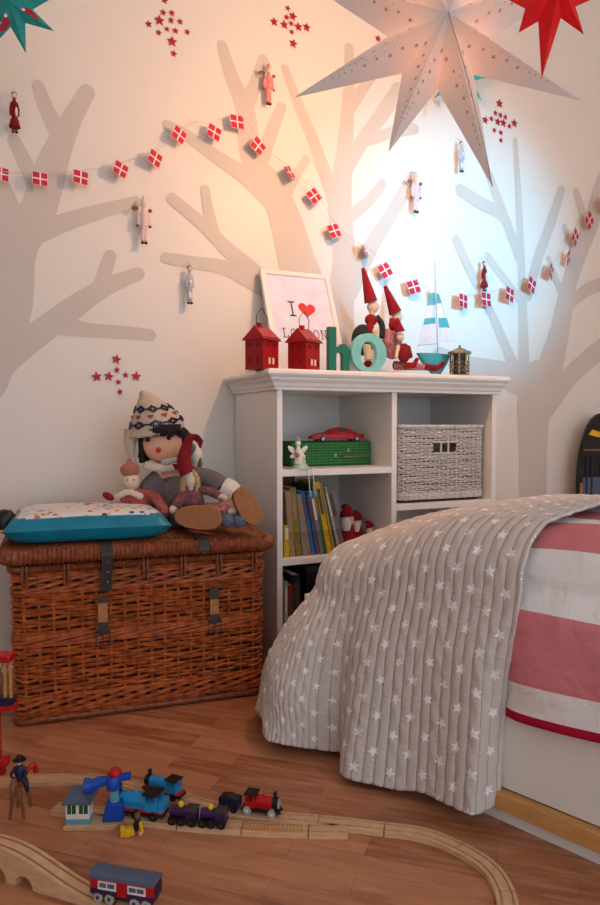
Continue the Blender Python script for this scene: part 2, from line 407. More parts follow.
mural([[(330, 560, 90), (330, 430, 84), (322, 350, 70), (300, 272, 44), (284, 215, 34), (270, 185, 28), (252, 160, 24), (245, 110, 20), (232, 78, 15), (222, 46, 11)],
       [(335, 400, 60), (338, 320, 36), (344, 262, 26), (340, 205, 26), (345, 150, 18), (348, 100, 13), (349, 48, 10)],
       [(263, 60, 11), (256, 82, 13), (246, 108, 15)],
       [(281, 108, 11), (272, 130, 13), (262, 158, 15)],
       [(306, 160, 9), (298, 172, 9), (286, 196, 11)],
       [(167, 125, 10), (190, 138, 12), (215, 156, 14), (245, 176, 17), (272, 200, 22)],
       [(285, 69, 9), (300, 108, 11), (316, 148, 13), (334, 200, 16)],
       [(398, 90, 15), (380, 117, 15), (362, 142, 14), (345, 172, 14)],
       [(374, 72, 10), (362, 90, 11), (350, 108, 12)],
       [(414, 129, 11), (392, 133, 11), (368, 140, 12)],
       [(382, 184, 10), (368, 202, 11), (348, 218, 13)],
       [(412, 178, 13), (395, 208, 14), (372, 245, 16), (350, 290, 20)],
       [(172, 199, 12), (200, 222, 13), (225, 247, 15), (262, 282, 22), (300, 330, 30)],
       [(205, 190, 10), (208, 210, 11), (214, 234, 13)],
       [(166, 258, 11), (195, 263, 13), (225, 268, 15), (262, 285, 22)]], 'painted_tree')
mural([[(533, 640, 62), (533, 520, 38), (533, 450, 36), (534, 405, 44), (538, 382, 44)],
       [(515, 140, 5), (518, 190, 7), (521, 260, 9), (523, 320, 11), (524, 372, 14)],
       [(463, 105, 7), (480, 152, 9), (500, 205, 10), (519, 256, 11)],
       [(460, 190, 12), (482, 204, 13), (503, 216, 12), (512, 240, 9)],
       [(456, 240, 10), (472, 275, 10), (492, 315, 9), (516, 372, 14)],
       [(487, 256, 8), (502, 276, 8), (520, 300, 9)],
       [(440, 354, 14), (465, 364, 17), (495, 372, 24), (530, 384, 34)],
       [(561, 190, 9), (551, 222, 11), (538, 258, 11), (527, 296, 12)],
       [(606, 180, 22), (590, 225, 20), (570, 280, 19), (560, 330, 24), (548, 375, 34)],
       [(576, 192, 8), (582, 212, 9), (588, 232, 10)],
       [(564, 226, 5), (570, 245, 7), (576, 262, 9)],
       [(548, 258, 5), (556, 280, 7), (566, 300, 8)],
       [(612, 282, 14), (590, 288, 13), (568, 304, 13)],
       [(615, 340, 22), (592, 356, 20), (570, 376, 20), (545, 405, 28)]], 'painted_tree')

# ------------------------------------------------------------------ weave helper
def rrect(x0, x1, y0, y1, r, step):
    pts = []
    segs = [((x0+r, y0), (x1-r, y0)), ((x1-r, y0+r), -90), ((x1, y0+r), (x1, y1-r)), ((x1-r, y1-r), 0), ((x1-r, y1), (x0+r, y1)), ((x0+r, y1-r), 90), ((x0, y1-r), (x0, y0+r)), ((x0+r, y0+r), 180)]
    raw = []
    for a, b_ in segs:
        if isinstance(b_, tuple):
            for i in range(30): t = i/30; raw.append((a[0]+(b_[0]-a[0])*t, a[1]+(b_[1]-a[1])*t))
        else:
            for i in range(8): t = R(b_+90*i/8); raw.append((a[0]+r*math.cos(t), a[1]+r*math.sin(t)))
    cum = [0]
    for i in range(len(raw)):
        p, q = raw[i], raw[(i+1) % len(raw)]; cum.append(cum[-1]+math.dist(p, q))
    Lt = cum[-1]; n = max(8, int(round(Lt/step))); out = []; j = 0
    for i in range(n):
        d = Lt*i/n
        while cum[j+1] < d: j += 1
        p, q = raw[j], raw[(j+1) % len(raw)]; t = (d-cum[j])/max(1e-9, cum[j+1]-cum[j])
        x, y = p[0]+(q[0]-p[0])*t, p[1]+(q[1]-p[1])*t; dx, dy = q[0]-p[0], q[1]-p[1]; l = math.hypot(dx, dy) or 1
        out.append((x, y, dy/l, -dx/l, d))
    return out, Lt
def weave(b, x0, x1, y0, y1, z0, z1, pitch, rad, spacing, per=4, amp=.006, cr_=.04, taper=0, wales=(), hole=None, turn=.16, zj=1):
    ring, Lt = rrect(x0, x1, y0, y1, cr_, .01)
    ns = int(round(Lt/spacing/2))*2; ring, Lt = rrect(x0, x1, y0, y1, cr_, Lt/(ns*per))
    cx, cy = (x0+x1)/2, (y0+y1)/2
    def P(q, off, z):
        k = 1-taper*(1-(z-z0)/(z1-z0)); return (cx+(q[0]+q[2]*off-cx)*k, cy+(q[1]+q[3]*off-cy)*k, z)
    nr = int((z1-z0)/pitch); ph0 = [random.random()*6 for _ in range(4)]
    for r_ in range(nr):
        z = z0+pitch*(r_+.5)
        if any(a < z < c for a, c in wales): continue
        sg = 1 if r_ % 2 else -1; rr = rad*random.uniform(.85, 1.12)
        pts = []
        for i, q in enumerate(ring):
            off = amp*sg*math.cos(math.pi*i/per)
            zz = z+pitch*zj*.14*math.sin(q[4]*9+r_*1.7)+pitch*.14*zj*math.sin(q[4]*31+r_*2.3)
            pts.append((q, P(q, off, zz)))
        if hole and hole[2] < z < hole[3]:
            run = [p for q, p in pts if not (q[1] < cy and hole[0] < q[0] < hole[1])]
            k = next(i for i, (q, p) in enumerate(pts) if q[1] < cy and q[0] > hole[1])
            m_ = [pts[(k+i) % len(pts)] for i in range(len(pts))]; run = [p for q, p in m_ if not (q[1] < cy and hole[0] < q[0] < hole[1])]
            b.tube(run, rr, 5)
        else: b.tube([p for q, p in pts], rr, 5, closed=True)
    for s_ in range(ns):
        q = ring[s_*per % len(ring)]
        if hole and q[1] < cy and hole[0] < q[0] < hole[1]:
            b.tube([P(q, 0, z0), P(q, 0, hole[2])], rad*.95, 5); b.tube([P(q, 0, hole[3]), P(q, 0, z1)], rad*.95, 5)
        else: b.tube([P(q, 0, z0), P(q, 0, (z0+z1)/2), P(q, 0, z1)], rad*.95, 5)
    for a, c in wales:
        zc = (a+c)/2; h = (c-a)/2
        for k in range(7):
            pts = []
            nt_ = max(1, round(Lt/turn))
            for q in ring:
                f = 2*math.pi*(nt_*q[4]/Lt+k/7); pts.append(P(q, .002+amp*.9*math.cos(f), zc+h*.85*math.sin(f)))
            b.tube(pts, rad*1.15, 6, closed=True)
def wrapped(b, pts2, z, r, n=10, flat=1.0):
    pts = [(q[0], q[1], z) for q in pts2]; rr = [r*(1+.10*math.cos(math.pi*i)) for i in range(len(pts))]
    b.tube(pts, rr, n, closed=True)
def ribbon(b, pts, w, th, side):
    b.sweep(pts, [(-w/2, -th/2), (w/2, -th/2), (w/2, th/2), (-w/2, th/2)], up=side) if False else None
    P = [Vector(p) for p in pts]; s_ = Vector(side).normalized(); vs = []; k = len(P)
    for i in range(k):
        t = (P[min(i+1, k-1)]-P[max(i-1, 0)]).normalized(); n_ = t.cross(s_).normalized()
        for a, c in ((-1, -1), (1, -1), (1, 1), (-1, 1)): vs.append(P[i]+s_*a*w/2+n_*c*th/2)
    fs = [(i*4+j, i*4+(j+1) % 4, (i+1)*4+(j+1) % 4, (i+1)*4+j) for i in range(k-1) for j in range(4)]+[(3, 2, 1, 0), (4*k-4, 4*k-3, 4*k-2, 4*k-1)]
    b.add(vs, fs)

# ------------------------------------------------------------------ wicker trunk
TW, TD, TB = .768, .42, .485
t = thing('wicker_hamper', 'large brown wicker hamper with dark leather straps standing against the wall', 'hamper', TRUNK.o, TRUNK.a)
b = B(); weave(b, 0, TW, 0, TD, .012, TB-.02, .0104, .0050, .042, wales=((.03, .085), (.235, .27), (.395, .45)), taper=.012, amp=.0046, cr_=.03, turn=.62, zj=1.6)
b.obj('woven_body', 'cane', t)
B().bb(.015, TW-.015, .015, TD-.015, .005, TB-.02).obj('dark_core', 'canedark', t, smooth=False)  # added dark core, its colour painted as the unlit inside behind the weave
ring, _ = rrect(-.004, TW+.004, -.004, TD+.004, .035, .0035); b = B(); wrapped(b, ring, TB-.014, .0125)
ring, _ = rrect(.004, TW-.004, .004, TD-.004, .03, .006); wrapped(b, ring, .012, .011)
for k in range(7):                       # pairs of binding loops below the rim
    for dx in (-.006, .006):
        x = .035+k*(TW-.07)/6+dx
        b.tube([(x, -.016, TB-.002), (x, -.017, TB-.03), (x, -.015, TB-.065)], .0042, 6)
b.obj('rim', 'cane2', t)
ring, _ = rrect(-.02, TW+.02, -.022, TD+.012, .045, .0065); b = B(); wrapped(b, ring, TB+.0245, .0225, 12)
for k in range(34):                      # woven top of the lid
    y = .004+k*(TD-.012)/33; pts = []
    for i in range(73):
        x = -.01+(TW+.02)*i/72; pts.append((x, y, TB+.038+.003*math.cos(math.pi*i/2+math.pi*k)+.008*math.sin(math.pi*k/33)*math.sin(math.pi*i/72)))
    b.tube(pts, .0062, 5)
b.bb(0, TW, 0, TD, TB+.012, TB+.032)
b.obj('lid', 'cane2', t)
def strap_x(px, py): return TRUNK.px(px, py, -.03)[0]
def strap_z(px, py, y=-.03): return TRUNK.px(px, py, y)[1]
for (px, yb, full) in ((107, 592, True), (203, 541, False)):
    x = strap_x(px, 560); zb = strap_z(px, yb, -.05)
    b = B(); ribbon(b, cr([(x, .05, TB+.048), (x, .0, TB+.05), (x, -.03, TB+.046), (x, -.0475, TB+.028), (x, -.048, TB+.01)]+([(x-.003, -.043, TB-.03), (x-.004, -.04, zb+.03), (x-.005, -.037, zb)] if full else [(x, -.044, zb)]), 5), .034, .004, (1, 0, 0))
    s_ = b.obj('strap', 'leather', t)
    for zz in ((TB+.0, TB-.03, TB-.06) if full else (TB+.012,)): B().ball((x, -.051 if zz > TB-.02 else -.045, zz), .0035, 8, 6).obj('rivet', 'steel', s_)
for (px, ya, yb_, yc, yd, ye) in ((103, 597, 603, 622, 634, 645), (215, 588, 599, 614, 622, 632)):
    x = strap_x(px, 615); z = [strap_z(px, q, -.022) for q in (ya, yb_, yc, yd, ye)]
    b = B(); b.mi = 0
    for k in range(4):
        b.mi = (0, 1, 0, 0)[k]
        if k < 3: ribbon(b, [(x, -.0205-.001*k, z[k]), (x, -.022-.001*k, z[k+1])], .031 if k != 1 else .028, .005, (1, 0, 0))
    s_ = b.obj('strap', ['leather', 'tanleather'], t)
    b = B(); b.tube([(x-.02, -.026, z[3]+.008), (x+.02, -.026, z[3]+.008), (x+.021, -.026, z[4]), (x-.021, -.026, z[4])], .0028, 6, closed=True); b.cyl((x, -.027, z[3]+.008), (x, -.028, z[4]), .002)
    b.obj('buckle', 'dark', s_)
LID = TB+.0525

# ------------------------------------------------------------------ cushion + black and yellow toy
def pillow(nx, ny, w, d, h, z0, flat=.35):
    vs = []; fs = []; n = 24
    for sgn in (1, -1):
        for i in range(n+1):
            for j in range(n+1):
                u, v = -1+2*i/n, -1+2*j/n
                k = (max(0, 1-abs(u)**7)*max(0, 1-abs(v)**7))**.5
                pin = 1-.05*(1-abs(u)**2)*abs(v)**4; pn2 = 1-.05*(1-abs(v)**2)*abs(u)**4
                vs.append((u*w/2*pn2, v*d/2*pin, z0+sgn*k*h/2))
    m = (n+1)**2
    for s_ in range(2):
        for i in range(n):
            for j in range(n):
                a = s_*m+i*(n+1)+j; f = (a, a+n+1, a+n+2, a+1); fs.append(f if s_ == 0 else f[::-1])
    return vs, fs, n
fx, fz = TRUNK.px(33, 540, .03)
CA = R(24)
cl = TRUNK.w(.225, .185, LID+.0)
t = thing('cushion', 'square cushion with teal sides and white flower-embroidered top lying on the wicker hamper', 'cushion', cl, CA-R(6))
vs, fs, n = pillow(0, 0, .50, .37, .094, .044)
b = B(); b.add(vs, fs)
b.obj('cushion_cover', 'teal', t)
b = B(); vv = []; ff = []
for i in range(n+1):
    for j in range(n+1):
        p = vs[i*(n+1)+j]; vv.append((p[0]*.965, p[1]*.965, p[2]*1.0+.0035))
for i in range(n):
    for j in range(n):
        a = i*(n+1)+j; ff.append((a, a+n+1, a+n+2, a+1))
b.add(vv, ff); b.obj('embroidered_panel', 'embroid', t)
p = aty(4, 532, 2.10)
t = thing('toy_hat', 'small black domed toy with yellow brim at the left edge beside the cushion', 'toy', p, 0)
B().lathe([(.0, .010), (.034, .010), (.038, .03), (.034, .052), (.022, .066), (0, .07)]).obj('crown', 'black', t)
B().lathe([(.0, .0), (.040, 0), (.043, .006), (.040, .011), (0, .012)]).obj('brim', 'yellow', t)

# ------------------------------------------------------------------ dolls on the trunk
DL = aty(185, 522, 2.42); DL.z = LID
S = 2.42/FP
t = thing('rag_doll', 'large rag doll in grey coat and beige patterned knitted hat sitting on the hamper', 'doll', DL, 0)
def D(px, py, y=0): # photo offset -> local
    k = (2.42+y)/FP
    return ((px-300)*k-DL.x, y, CH-(py-424)*k-LID)
b = B(); hc = Vector(D(164, 443)); b.ball(hc, (.076, .066, .074), 24, 16)
b.cyl(D(170, 474), D(168, 458), .028)
b.ball(D(178, 498), (.075, .055, .10), 20, 12)
b.tube(cr([D(192, 478), D(210, 484, -.02), D(226, 492, -.04)], 5), .028, 10); b.tube(cr([D(160, 476), D(150, 488, -.02), D(148, 505, -.05)], 5), .028, 10)
b.tube([D(176, 512, -.01), D(186, 516, -.10), D(197, 520, -.165)], .035, 10); b.tube([D(192, 512, -.01), D(222, 512, -.06), D(240, 505, -.13)], .034, 10)
b.obj('body', 'skin', t, remesh=.006)
b = B()
for i in range(46):                       # yarn hair: strands from under the hat
    a = R(-30+240*i/45); x = hc.x+.083*math.cos(a); y = hc.y+.01+.07*math.sin(a)
    b.tube(cr([(hc.x+.05*math.cos(a), y*.7, hc.z+.06), (x, y, hc.z+.03), (x*1.0, y, hc.z-.02), (x+random.uniform(-.004, .004), y, hc.z-.06+random.uniform(-.01, .01))], 4), .0075, 6)
for i in range(16):                       # fringe
    u = -1+2*i/15; x = hc.x+.062*u; b.tube(cr([(x*.98, -.045-.02*(1-u*u), hc.z+.062), (x, -.062-.014*(1-u*u), hc.z+.045), (x+.002, -.062-.008*(1-u*u)+.03*u*u*u*u, hc.z+.030+.006*math.sin(i*2))], 4), .0072, 6)
b.obj('hair', 'hair', t)
for dx, dz in ((-.044, .014), (.028, .020)): B().ball((hc.x+dx, hc.y-.0585, hc.z+dz), (.0085, .006, .0095), 12, 8).obj('eye', 'black', t)
B().ball((hc.x-.006, hc.y-.0665, hc.z-.022), (.009, .005, .0095), 12, 8).obj('mouth', 'red', t)
# knitted hat
tp = Vector(D(142, 392)); prof = []
b = B(); hx, hz = hc.x-.026, hc.z+.040
vs = []; NH, NA = 14, 32
def hatp(f, a, ex_=1.0):
    r = .096*(1-.86*min(1, f)**1.7); cx = hx+(tp.x-hx)*f**2.2*.8; cz = hz+(tp.z-hz)*f
    return Vector((cx+r*ex_*math.cos(a), .004+r*ex_*.88*math.sin(a), cz+.014*(1-f)*math.sin(a)+.18*(1-f)*r*math.cos(a)))
for i in range(NH+1):
    for j in range(NA): vs.append(hatp(i/NH, 2*math.pi*j/NA))
fs = [(i*NA+j, i*NA+(j+1) % NA, (i+1)*NA+(j+1) % NA, (i+1)*NA+j) for i in range(NH) for j in range(NA)]
b.add(vs, fs); b.ball(tp+Vector((.006, 0, -.006)), .014, 10, 8)
b.tube(cr([(hx-.082, -.01, hz+.005), (hx-.090, -.012, hz-.04), (hx-.082, -.02, hz-.085), (hx-.066, -.03, hz-.125)], 5), [.03*max(.25, 1-i/17) for i in range(16)], 10)
hat = b.obj('knitted_hat', 'knit', t, solid=.006)
b = B()
def stitch(f, a, s_=.0042):
    p_ = hatp(f, a, 1.035); n_ = Vector((math.cos(a), math.sin(a), .15)).normalized()
    b.T = Matrix.Translation(p_) @ n_.to_track_quat('Y', 'Z').to_matrix().to_4x4(); b.box(0, 0, 0, s_*1.1, .004, s_); b.T = Matrix.Identity(4)
for f0 in (.26, .60):
    nrep = 9
    for k in range(nrep):
        a0 = 2*math.pi*k/nrep; da = 2*math.pi/nrep/8; df = .0235
        for ix in range(-4, 4):
            for iz in range(-3, 4):
                if abs(ix)+abs(iz) in (2, 3) or (ix == -4 and iz == 0): stitch(f0+iz*df, a0+ix*da, .0056)
b.obj('hat_pattern', 'navy', hat)
b = B()
for k in range(10):
    for ix, iz in ((-1, 0), (1, 0), (0, 1), (0, -1), (2, 1), (-2, 1)): stitch(.43+iz*.024, 2*math.pi*(k+.5)/10+ix*.05, .0056)
b.obj('hat_pattern', 'pinkcloth', hat, label='pink flecks between the dark bands')
b = B(); b.ball(D(178, 500), (.088, .066, .10), 20, 12)
b.tube(cr([D(190, 476), D(208, 480, -.02), D(222, 489, -.04)], 5), [.036+.006*i/10 for i in range(11)], 12)
b.tube(cr([D(160, 478), D(148, 490, -.02), D(149, 510, -.05)], 5), .036, 12)
b.obj('coat', 'greycoat', t, remesh=.005)
b = B(); b.tube([D(222, 489, -.04), D(231, 493, -.045)], .045, 14); b.ball(D(231, 493, -.045), (.038, .04, .045)); b.obj('cuff', 'fleece', t, remesh=.006)
b = B()
for i in range(9):
    a = R(200+140*i/8); b.ball((hc.x+.062*math.cos(a)+.008, -.048+.02*abs(math.cos(a)), hc.z-.058-.010*abs(math.sin(a))-.016), (.02, .018, .016), 10, 8, rot=(0, .5*math.cos(a), 0))
b.obj('collar', 'fleece', t, remesh=.005)
b = B(); b.ball(D(166, 462, -.075), (.022, .01, .013)); b.ball(D(174, 460, -.072), (.018, .01, .012)); b.obj('scarf', 'greyface', t, remesh=.004)
B().prism([(0, 0), (.026, .002), (.014, -.022)], -.006, .006).obj('heart_patch', 'redfelt', t).location = D(172, 464, -.078)
def shoe(c, w, h, rx, ry, rz):
    E_ = Matrix.Translation(c) @ Euler((rx, ry, rz)).to_matrix().to_4x4()
    out = [(w/2*math.copysign(abs(math.cos(a))**.8, math.cos(a)), h/2*math.copysign(abs(math.sin(a))**.85, math.sin(a))*(1+.12*math.cos(a))) for a in [2*math.pi*i/28 for i in range(28)]]
    b = B(); b.T = E_; b.prism(out, -.012, .004); s1 = b.obj('shoe_sole', 'sole', t, bevel=.003)
    b = B(); b.T = E_; b.ball((0, .042, 0), (w*.46, .04, h*.46)); b.obj('shoe', 'suede', t)
shoe(D(198, 518, -.20), .155, .078, R(-12), R(3), R(-4))
shoe(D(247, 507, -.165), .072, .135, R(-10), R(-28), R(24))

def small_doll(name, label, base, parts, remesh=.004):
    t = thing(name, label, 'doll', base, 0)
    for nm, m, fn, rm in parts:
        b = B(); fn(b); b.obj(nm, m, t, remesh=rm)
    return t
# pink doll
Y1 = 2.36; bp = aty(138, 512, Y1); bp.z = LID
def loc_fn(base, Y):
    def f(px, py, y=0):
        k = (Y+y)/FP; return ((px-300)*k-base.x, y, CH-(py-424)*k-base.z)
    return f
q = loc_fn(bp, Y1)
small_doll('cloth_doll', 'small cloth doll in pink checked clothes and brown knit cap behind the cushion', bp, [
    ('body', 'paleskin', lambda b: (b.ball(q(130.5, 481), (.03, .026, .032)), b.cyl(q(133, 502), q(131, 488), .012), b.ball(q(137, 502), .035), b.ball(q(117, 497, -.02), (.016, .013, .013)), b.tube([q(135, 500), q(117, 497, -.02)], .011)), .004),
    ('cap', 'pinkknit', lambda b: (b.ball(q(129.5, 470), (.034, .03, .026)), b.ball(q(129, 461), .009)), .004),
    ('dress', 'pinkcloth', lambda b: (b.ball(q(137, 502), (.052, .04, .045)), b.tube(cr([q(140, 495), q(153, 496, -.03), q(161, 506, -.06), q(165, 516, -.08)], 5), .019), b.tube([q(130, 497), q(119, 498, -.018)], .016)), .004),
    ('ruff', 'cream', lambda b: [b.ball(q(121+i*4.6, 494.5-2.5*math.sin(i), -.036), (.013, .012, .012)) for i in range(5)], .004),
    ('foot', 'crimson', lambda b: b.ball(q(107.5, 496.5, -.03), (.021, .014, .012), rot=(0, R(32), 0)), 0),
    ('eye', 'ink', lambda b: b.ball(q(127, 480, -.026), .0028, 8, 6), 0), ('eye', 'ink', lambda b: b.ball(q(133.5, 480, -.026), .0028, 8, 6), 0)])
# red-hatted doll
Y2 = 2.30; bp2 = aty(193, 526, Y2); bp2.z = LID
q2 = loc_fn(bp2, Y2)
small_doll('cloth_doll', 'small cloth doll with long dark red hat and plum jumper before the large doll', bp2, [
    ('body', 'paleskin', lambda b: (b.ball(q2(190.5, 479), (.021, .02, .033)), b.cyl(q2(191, 500), q2(191, 488), .010), b.ball(q2(193, 503), .028), b.ball(q2(172.5, 510, -.03), (.014, .012, .016)), b.ball(q2(224, 497.5, -.02), (.017, .01, .009), rot=(0, R(35), 0)), b.tube([q2(186, 493), q2(172.5, 510, -.03)], .01), b.tube([q2(198, 492), q2(224, 497.5, -.02)], .009)), .0035),
    ('hair', 'blond', lambda b: [b.tube(cr([q2(190+s_*2, 470, -.01+.002*k), q2(190+s_*(6+k), 478, -.01+.004*k), q2(190+s_*(6.5+k*1.2), 492+k, -.012+.004*k)], 4), .005, 6) for s_ in (-1, 1) for k in range(3)], 0),
    ('pointed_hat', 'crimson', lambda b: b.tube(cr([q2(188, 474), q2(184, 464, .005), q2(185, 452, .01), q2(189, 440, .012), q2(193, 435, .012)], 6), [.026, .0265, .0265, .026, .026, .025, .0245, .024, .0235, .0225, .022, .021, .02, .019, .018, .017, .016, .015, .014, .0135, .013, .012, .011, .010, .009], 14), 0),
    ('hat_fringe', 'crimson', lambda b: [b.tube(cr([q2(192, 435+k, .012), q2(198, 436+2*k, .008), q2(202.5-k*.6, 442+2*k, .004)], 5), .0042, 6) for k in range(4)], 0),
    ('jumper', 'plum', lambda b: (b.ball(q2(193, 503), (.038, .03, .047)), b.tube(cr([q2(187, 492), q2(180, 499, -.012), q2(174.5, 507, -.026)], 5), .0175), b.tube(cr([q2(198, 491), q2(208, 491, -.01), q2(219, 496, -.018)], 5), .0155)), .0035),
    ('leg', 'plaid', lambda b: b.tube([q2(200, 514, -.01), q2(228, 509.5, -.03)], .017), 0),
    ('leg', 'cream', lambda b: b.tube([q2(200, 519, -.02), q2(236, 511, -.02)], .014), 0),
    ('boot', 'denim', lambda b: b.ball(q2(226.5, 521, -.06), (.026, .024, .024)), 0),
    ('boot', 'denim', lambda b: b.ball(q2(239, 521.5, -.055), (.024, .022, .022)), 0),
    ('eye', 'ink', lambda b: b.ball(q2(188.5, 475, -.02), .002, 8, 6), 0), ('eye', 'ink', lambda b: b.ball(q2(193, 475, -.02), .002, 8, 6), 0)])
# pale soft toy peeping out beside the big doll's shoulder
Y3 = 2.50; bp3 = aty(195, 500, Y3); bp3.z = LID
q3 = loc_fn(bp3, Y3)
t = thing('soft_toy', 'white and grey soft toy peeping over the shoulder of the large doll', 'soft toy', bp3)
b = B(); b.ball(q3(196, 456), (.026, .024, .036)); b.ball(q3(197, 482), (.035, .02, .07)); b.obj('body', 'fleece', t, remesh=.005)
b = B(); b.ball(q3(190, 449, -.012), (.022, .018, .024)); b.ball(q3(200, 463, -.012), (.008, .008, .022)); b.obj('ear', 'greycoat', t)

# ------------------------------------------------------------------ bookcase
BW, BD = .976, .447
t = thing('bookcase', 'white painted bookcase with moulded top and open shelves beside the wicker hamper', 'bookcase', BOOK.o, BOOK.a)
CB = 1.02
B().bb(0, .0215, 0, BD, 0, CB).obj('side_panel', 'white', t, smooth=False, bevel=.0015)
B().bb(BW-.0225, BW, 0, BD, 0, CB).obj('side_panel', 'white', t, smooth=False, bevel=.0015)
B().bb(.0215, BW-.0225, BD-.012, BD-.002, .06, CB).obj('back_panel', 'white', t, smooth=False)
B().bb(.4755, .4985, .004, BD-.012, .06, CB).obj('divider', 'white', t, smooth=False, bevel=.0015)
for x0, x1, z in ((.0215, .4755, .737), (.0215, .4755, .417), (.4985, BW-.0225, .590), (.4985, BW-.0225, .30), (.0215, BW-.0225, .08)):
    B().bb(x0, x1, .004, BD-.012, z-.024, z).obj('shelf', 'white', t, smooth=False, bevel=.0015)
B().bb(.0215, BW-.0225, .01, .025, 0, .056).obj('plinth', 'white', t, smooth=False)
# cornice: mitred moulding profile around left, front and right
prof = [(0, 0), (.008, 0), (.009, .009), (.013, .012), (.016, .022), (.024, .030), (.026, .034), (.022, .037), (.030, .041), (.035, .048), (.034, .056), (.028, .062), (0, .062)]
b = B(); loop = []
prof = [(o_*1.1, z*1.17) for o_, z in prof]
for o_, z in prof: loop.append([(-o_*1.25, BD, CB+z), (-o_*1.25, -o_, CB+z), (BW+o_, -o_, CB+z), (BW+o_, BD, CB+z)])
vs = [p for l in loop for p in l]; fs = []
for i in range(len(prof)-1):
    for j in range(3): fs.append((i*4+j, i*4+j+1, (i+1)*4+j+1, (i+1)*4+j))
k = (len(prof)-1)*4; fs.append((k, k+1, k+2, k+3)); fs.append((3, 2, 1, 0))
fs.append(tuple(i*4 for i in range(len(prof)))); fs.append(tuple(i*4+3 for i in range(len(prof)-1, -1, -1)))
b.add(vs, fs); b.obj('cornice', 'white', t, smooth=False, bevel=.001)
TOP = CB+.0725
def bt(name, label, cat, x, y, z, rz=0, group=None, **k): return thing(name, label, cat, BOOK.w(x, y, z), BOOK.a+rz, group, **k)

# red tin houses
for i, (pl, label) in enumerate(((262, 'red tin house lantern with wire handle, at the left corner of the bookcase top'), (304, 'red tin house lantern standing in front of the framed print'))):
    x, _ = BOOK.px(pl, 372, .065); t = bt('house_lantern', label, 'lantern', x, .065, TOP, R(-52 if i == 0 else -50), 'red house lanterns')
    w, d, h = .088, .062, .098
    t.rotation_euler.z = R(24.5+32); t.scale = (1.14, 1.2, 1.10)
    w, d = .058+.024, .066
    b = B(); b.bb(-w/2, w/2, -d/2, d/2, 0, h)
    b.obj('house_wall', 'redtin', t, smooth=False, bevel=.0008)
    b = B(); ov = .010; rz_ = h+.043
    b.add([(-w/2-ov*.6, -d/2-ov, h-.004), (w/2+ov*.6, -d/2-ov, h-.004), (w/2-.002, 0, rz_), (-w/2+.002, 0, rz_), (-w/2-ov*.6, d/2+ov, h-.004), (w/2+ov*.6, d/2+ov, h-.004)], [(0, 1, 2, 3), (5, 4, 3, 2), (0, 3, 4), (1, 5, 2), (0, 4, 5, 1)])
    for k in range(9): b.box(-w/2+w*(k+.5)/9, -d/2-ov*.4, h+.003, .002, .012, .003)
    b.obj('roof', 'redtin', t, smooth=False, bevel=.0008)
    B().bb(-.02, -.006, -.006, .006, rz_-.004, rz_+.010).obj('chimney', 'redtin', t, smooth=False)
    for zz, sz in ((.078, .011), (.028, .02)):
        for xx in (-.026, -.008, .012, .03) if zz < .05 else (-.02, .02):
            b = B(); b.bb(xx-.0045, xx+.0045, -d/2-.0012, -d/2+.001, zz-sz/2, zz+sz/2); b.obj('window', 'windowglow' if (zz < .05 and xx in (-.008, .012)) else 'crimson', t, smooth=False)
        for yy in (-.014, .014):
            B().bb(-w/2-.0012, -w/2+.001, yy-.0045, yy+.0045, zz-sz/2, zz+sz/2).obj('window', 'crimson', t, smooth=False)
    b = B(); b.tube([(-w/2+.014, 0, rz_-.004), (-w/2+.012, 0, rz_+.032), (0, 0, rz_+.06), (w/2-.012, 0, rz_+.032), (w/2-.014, 0, rz_-.004)], .0013, 6); b.obj('handle', 'dark', t)

# framed print
fyb = .235
x0, z0 = BOOK.px(271, 374, fyb); xr, _ = BOOK.px(349, 374, fyb)
FW, FH = .315, .475; lean = math.atan((BD-.262)/.45)
t = bt('picture_frame', 'white picture frame with I heart LONDON print leaning on the wall behind the red houses', 'framed print', x0+FW/2+.026, fyb, TOP+.004, 0, rx=0)
t.rotation_euler = (Matrix.Rotation(BOOK.a, 3, 'Z') @ Matrix.Rotation(-lean, 3, 'X')).to_euler()
b = B(); m_ = .02
b.bb(-FW/2, -FW/2+m_, 0, .018, 0, FH); b.bb(FW/2-m_, FW/2, 0, .018, 0, FH); b.bb(-FW/2+m_, FW/2-m_, 0, .018, 0, m_); b.bb(-FW/2+m_, FW/2-m_, 0, .018, FH-m_, FH)
b.obj('frame', 'white', t, smooth=False, bevel=.001)
pr = B().bb(-FW/2+m_, FW/2-m_, .008, .014, m_, FH-m_).obj('print', 'paper', t, smooth=False)
def strokes(b, segs, x, z, w, h, th, y):
    for s_ in segs:
        for (a, c), (d, e) in zip(s_[:-1], s_[1:]):
            p_ = Vector((x+a*w, 0, z+c*h)); r_ = Vector((x+d*w, 0, z+e*h)); dd = r_-p_
            b.box((p_.x+r_.x)/2, y, (p_.z+r_.z)/2, dd.length+th*.8, .0012, th, rot=(0, -math.atan2(dd.z, dd.x), 0))
GL = {'I': [[(.5, 0), (.5, 1)], [(.15, 0), (.85, 0)], [(.15, 1), (.85, 1)]], 'L': [[(.2, 1), (.2, 0), (.85, 0), (.85, .25)], [(0, 1), (.45, 1)], [(0, 0), (.3, 0)]],
      'O': [[(.5+.42*math.sin(a), .5+.5*math.cos(a)) for a in [2*math.pi*i/14 for i in range(15)]]], 'N': [[(.15, 0), (.15, 1), (.85, 0), (.85, 1)], [(0, 1), (.3, 1)], [(0, 0), (.32, 0)], [(.68, 1), (1, 1)]],
      'D': [[(.15, 0), (.15, 1), (.55, 1), (.82, .8), (.88, .5), (.82, .2), (.55, 0), (.15, 0)], [(0, 1), (.3, 1)], [(0, 0), (.3, 0)]]}
b = B(); strokes(b, GL['I'], -.058, .268, .034, .064, .006, .0075); b.obj('letter', 'ink', pr, smooth=False)
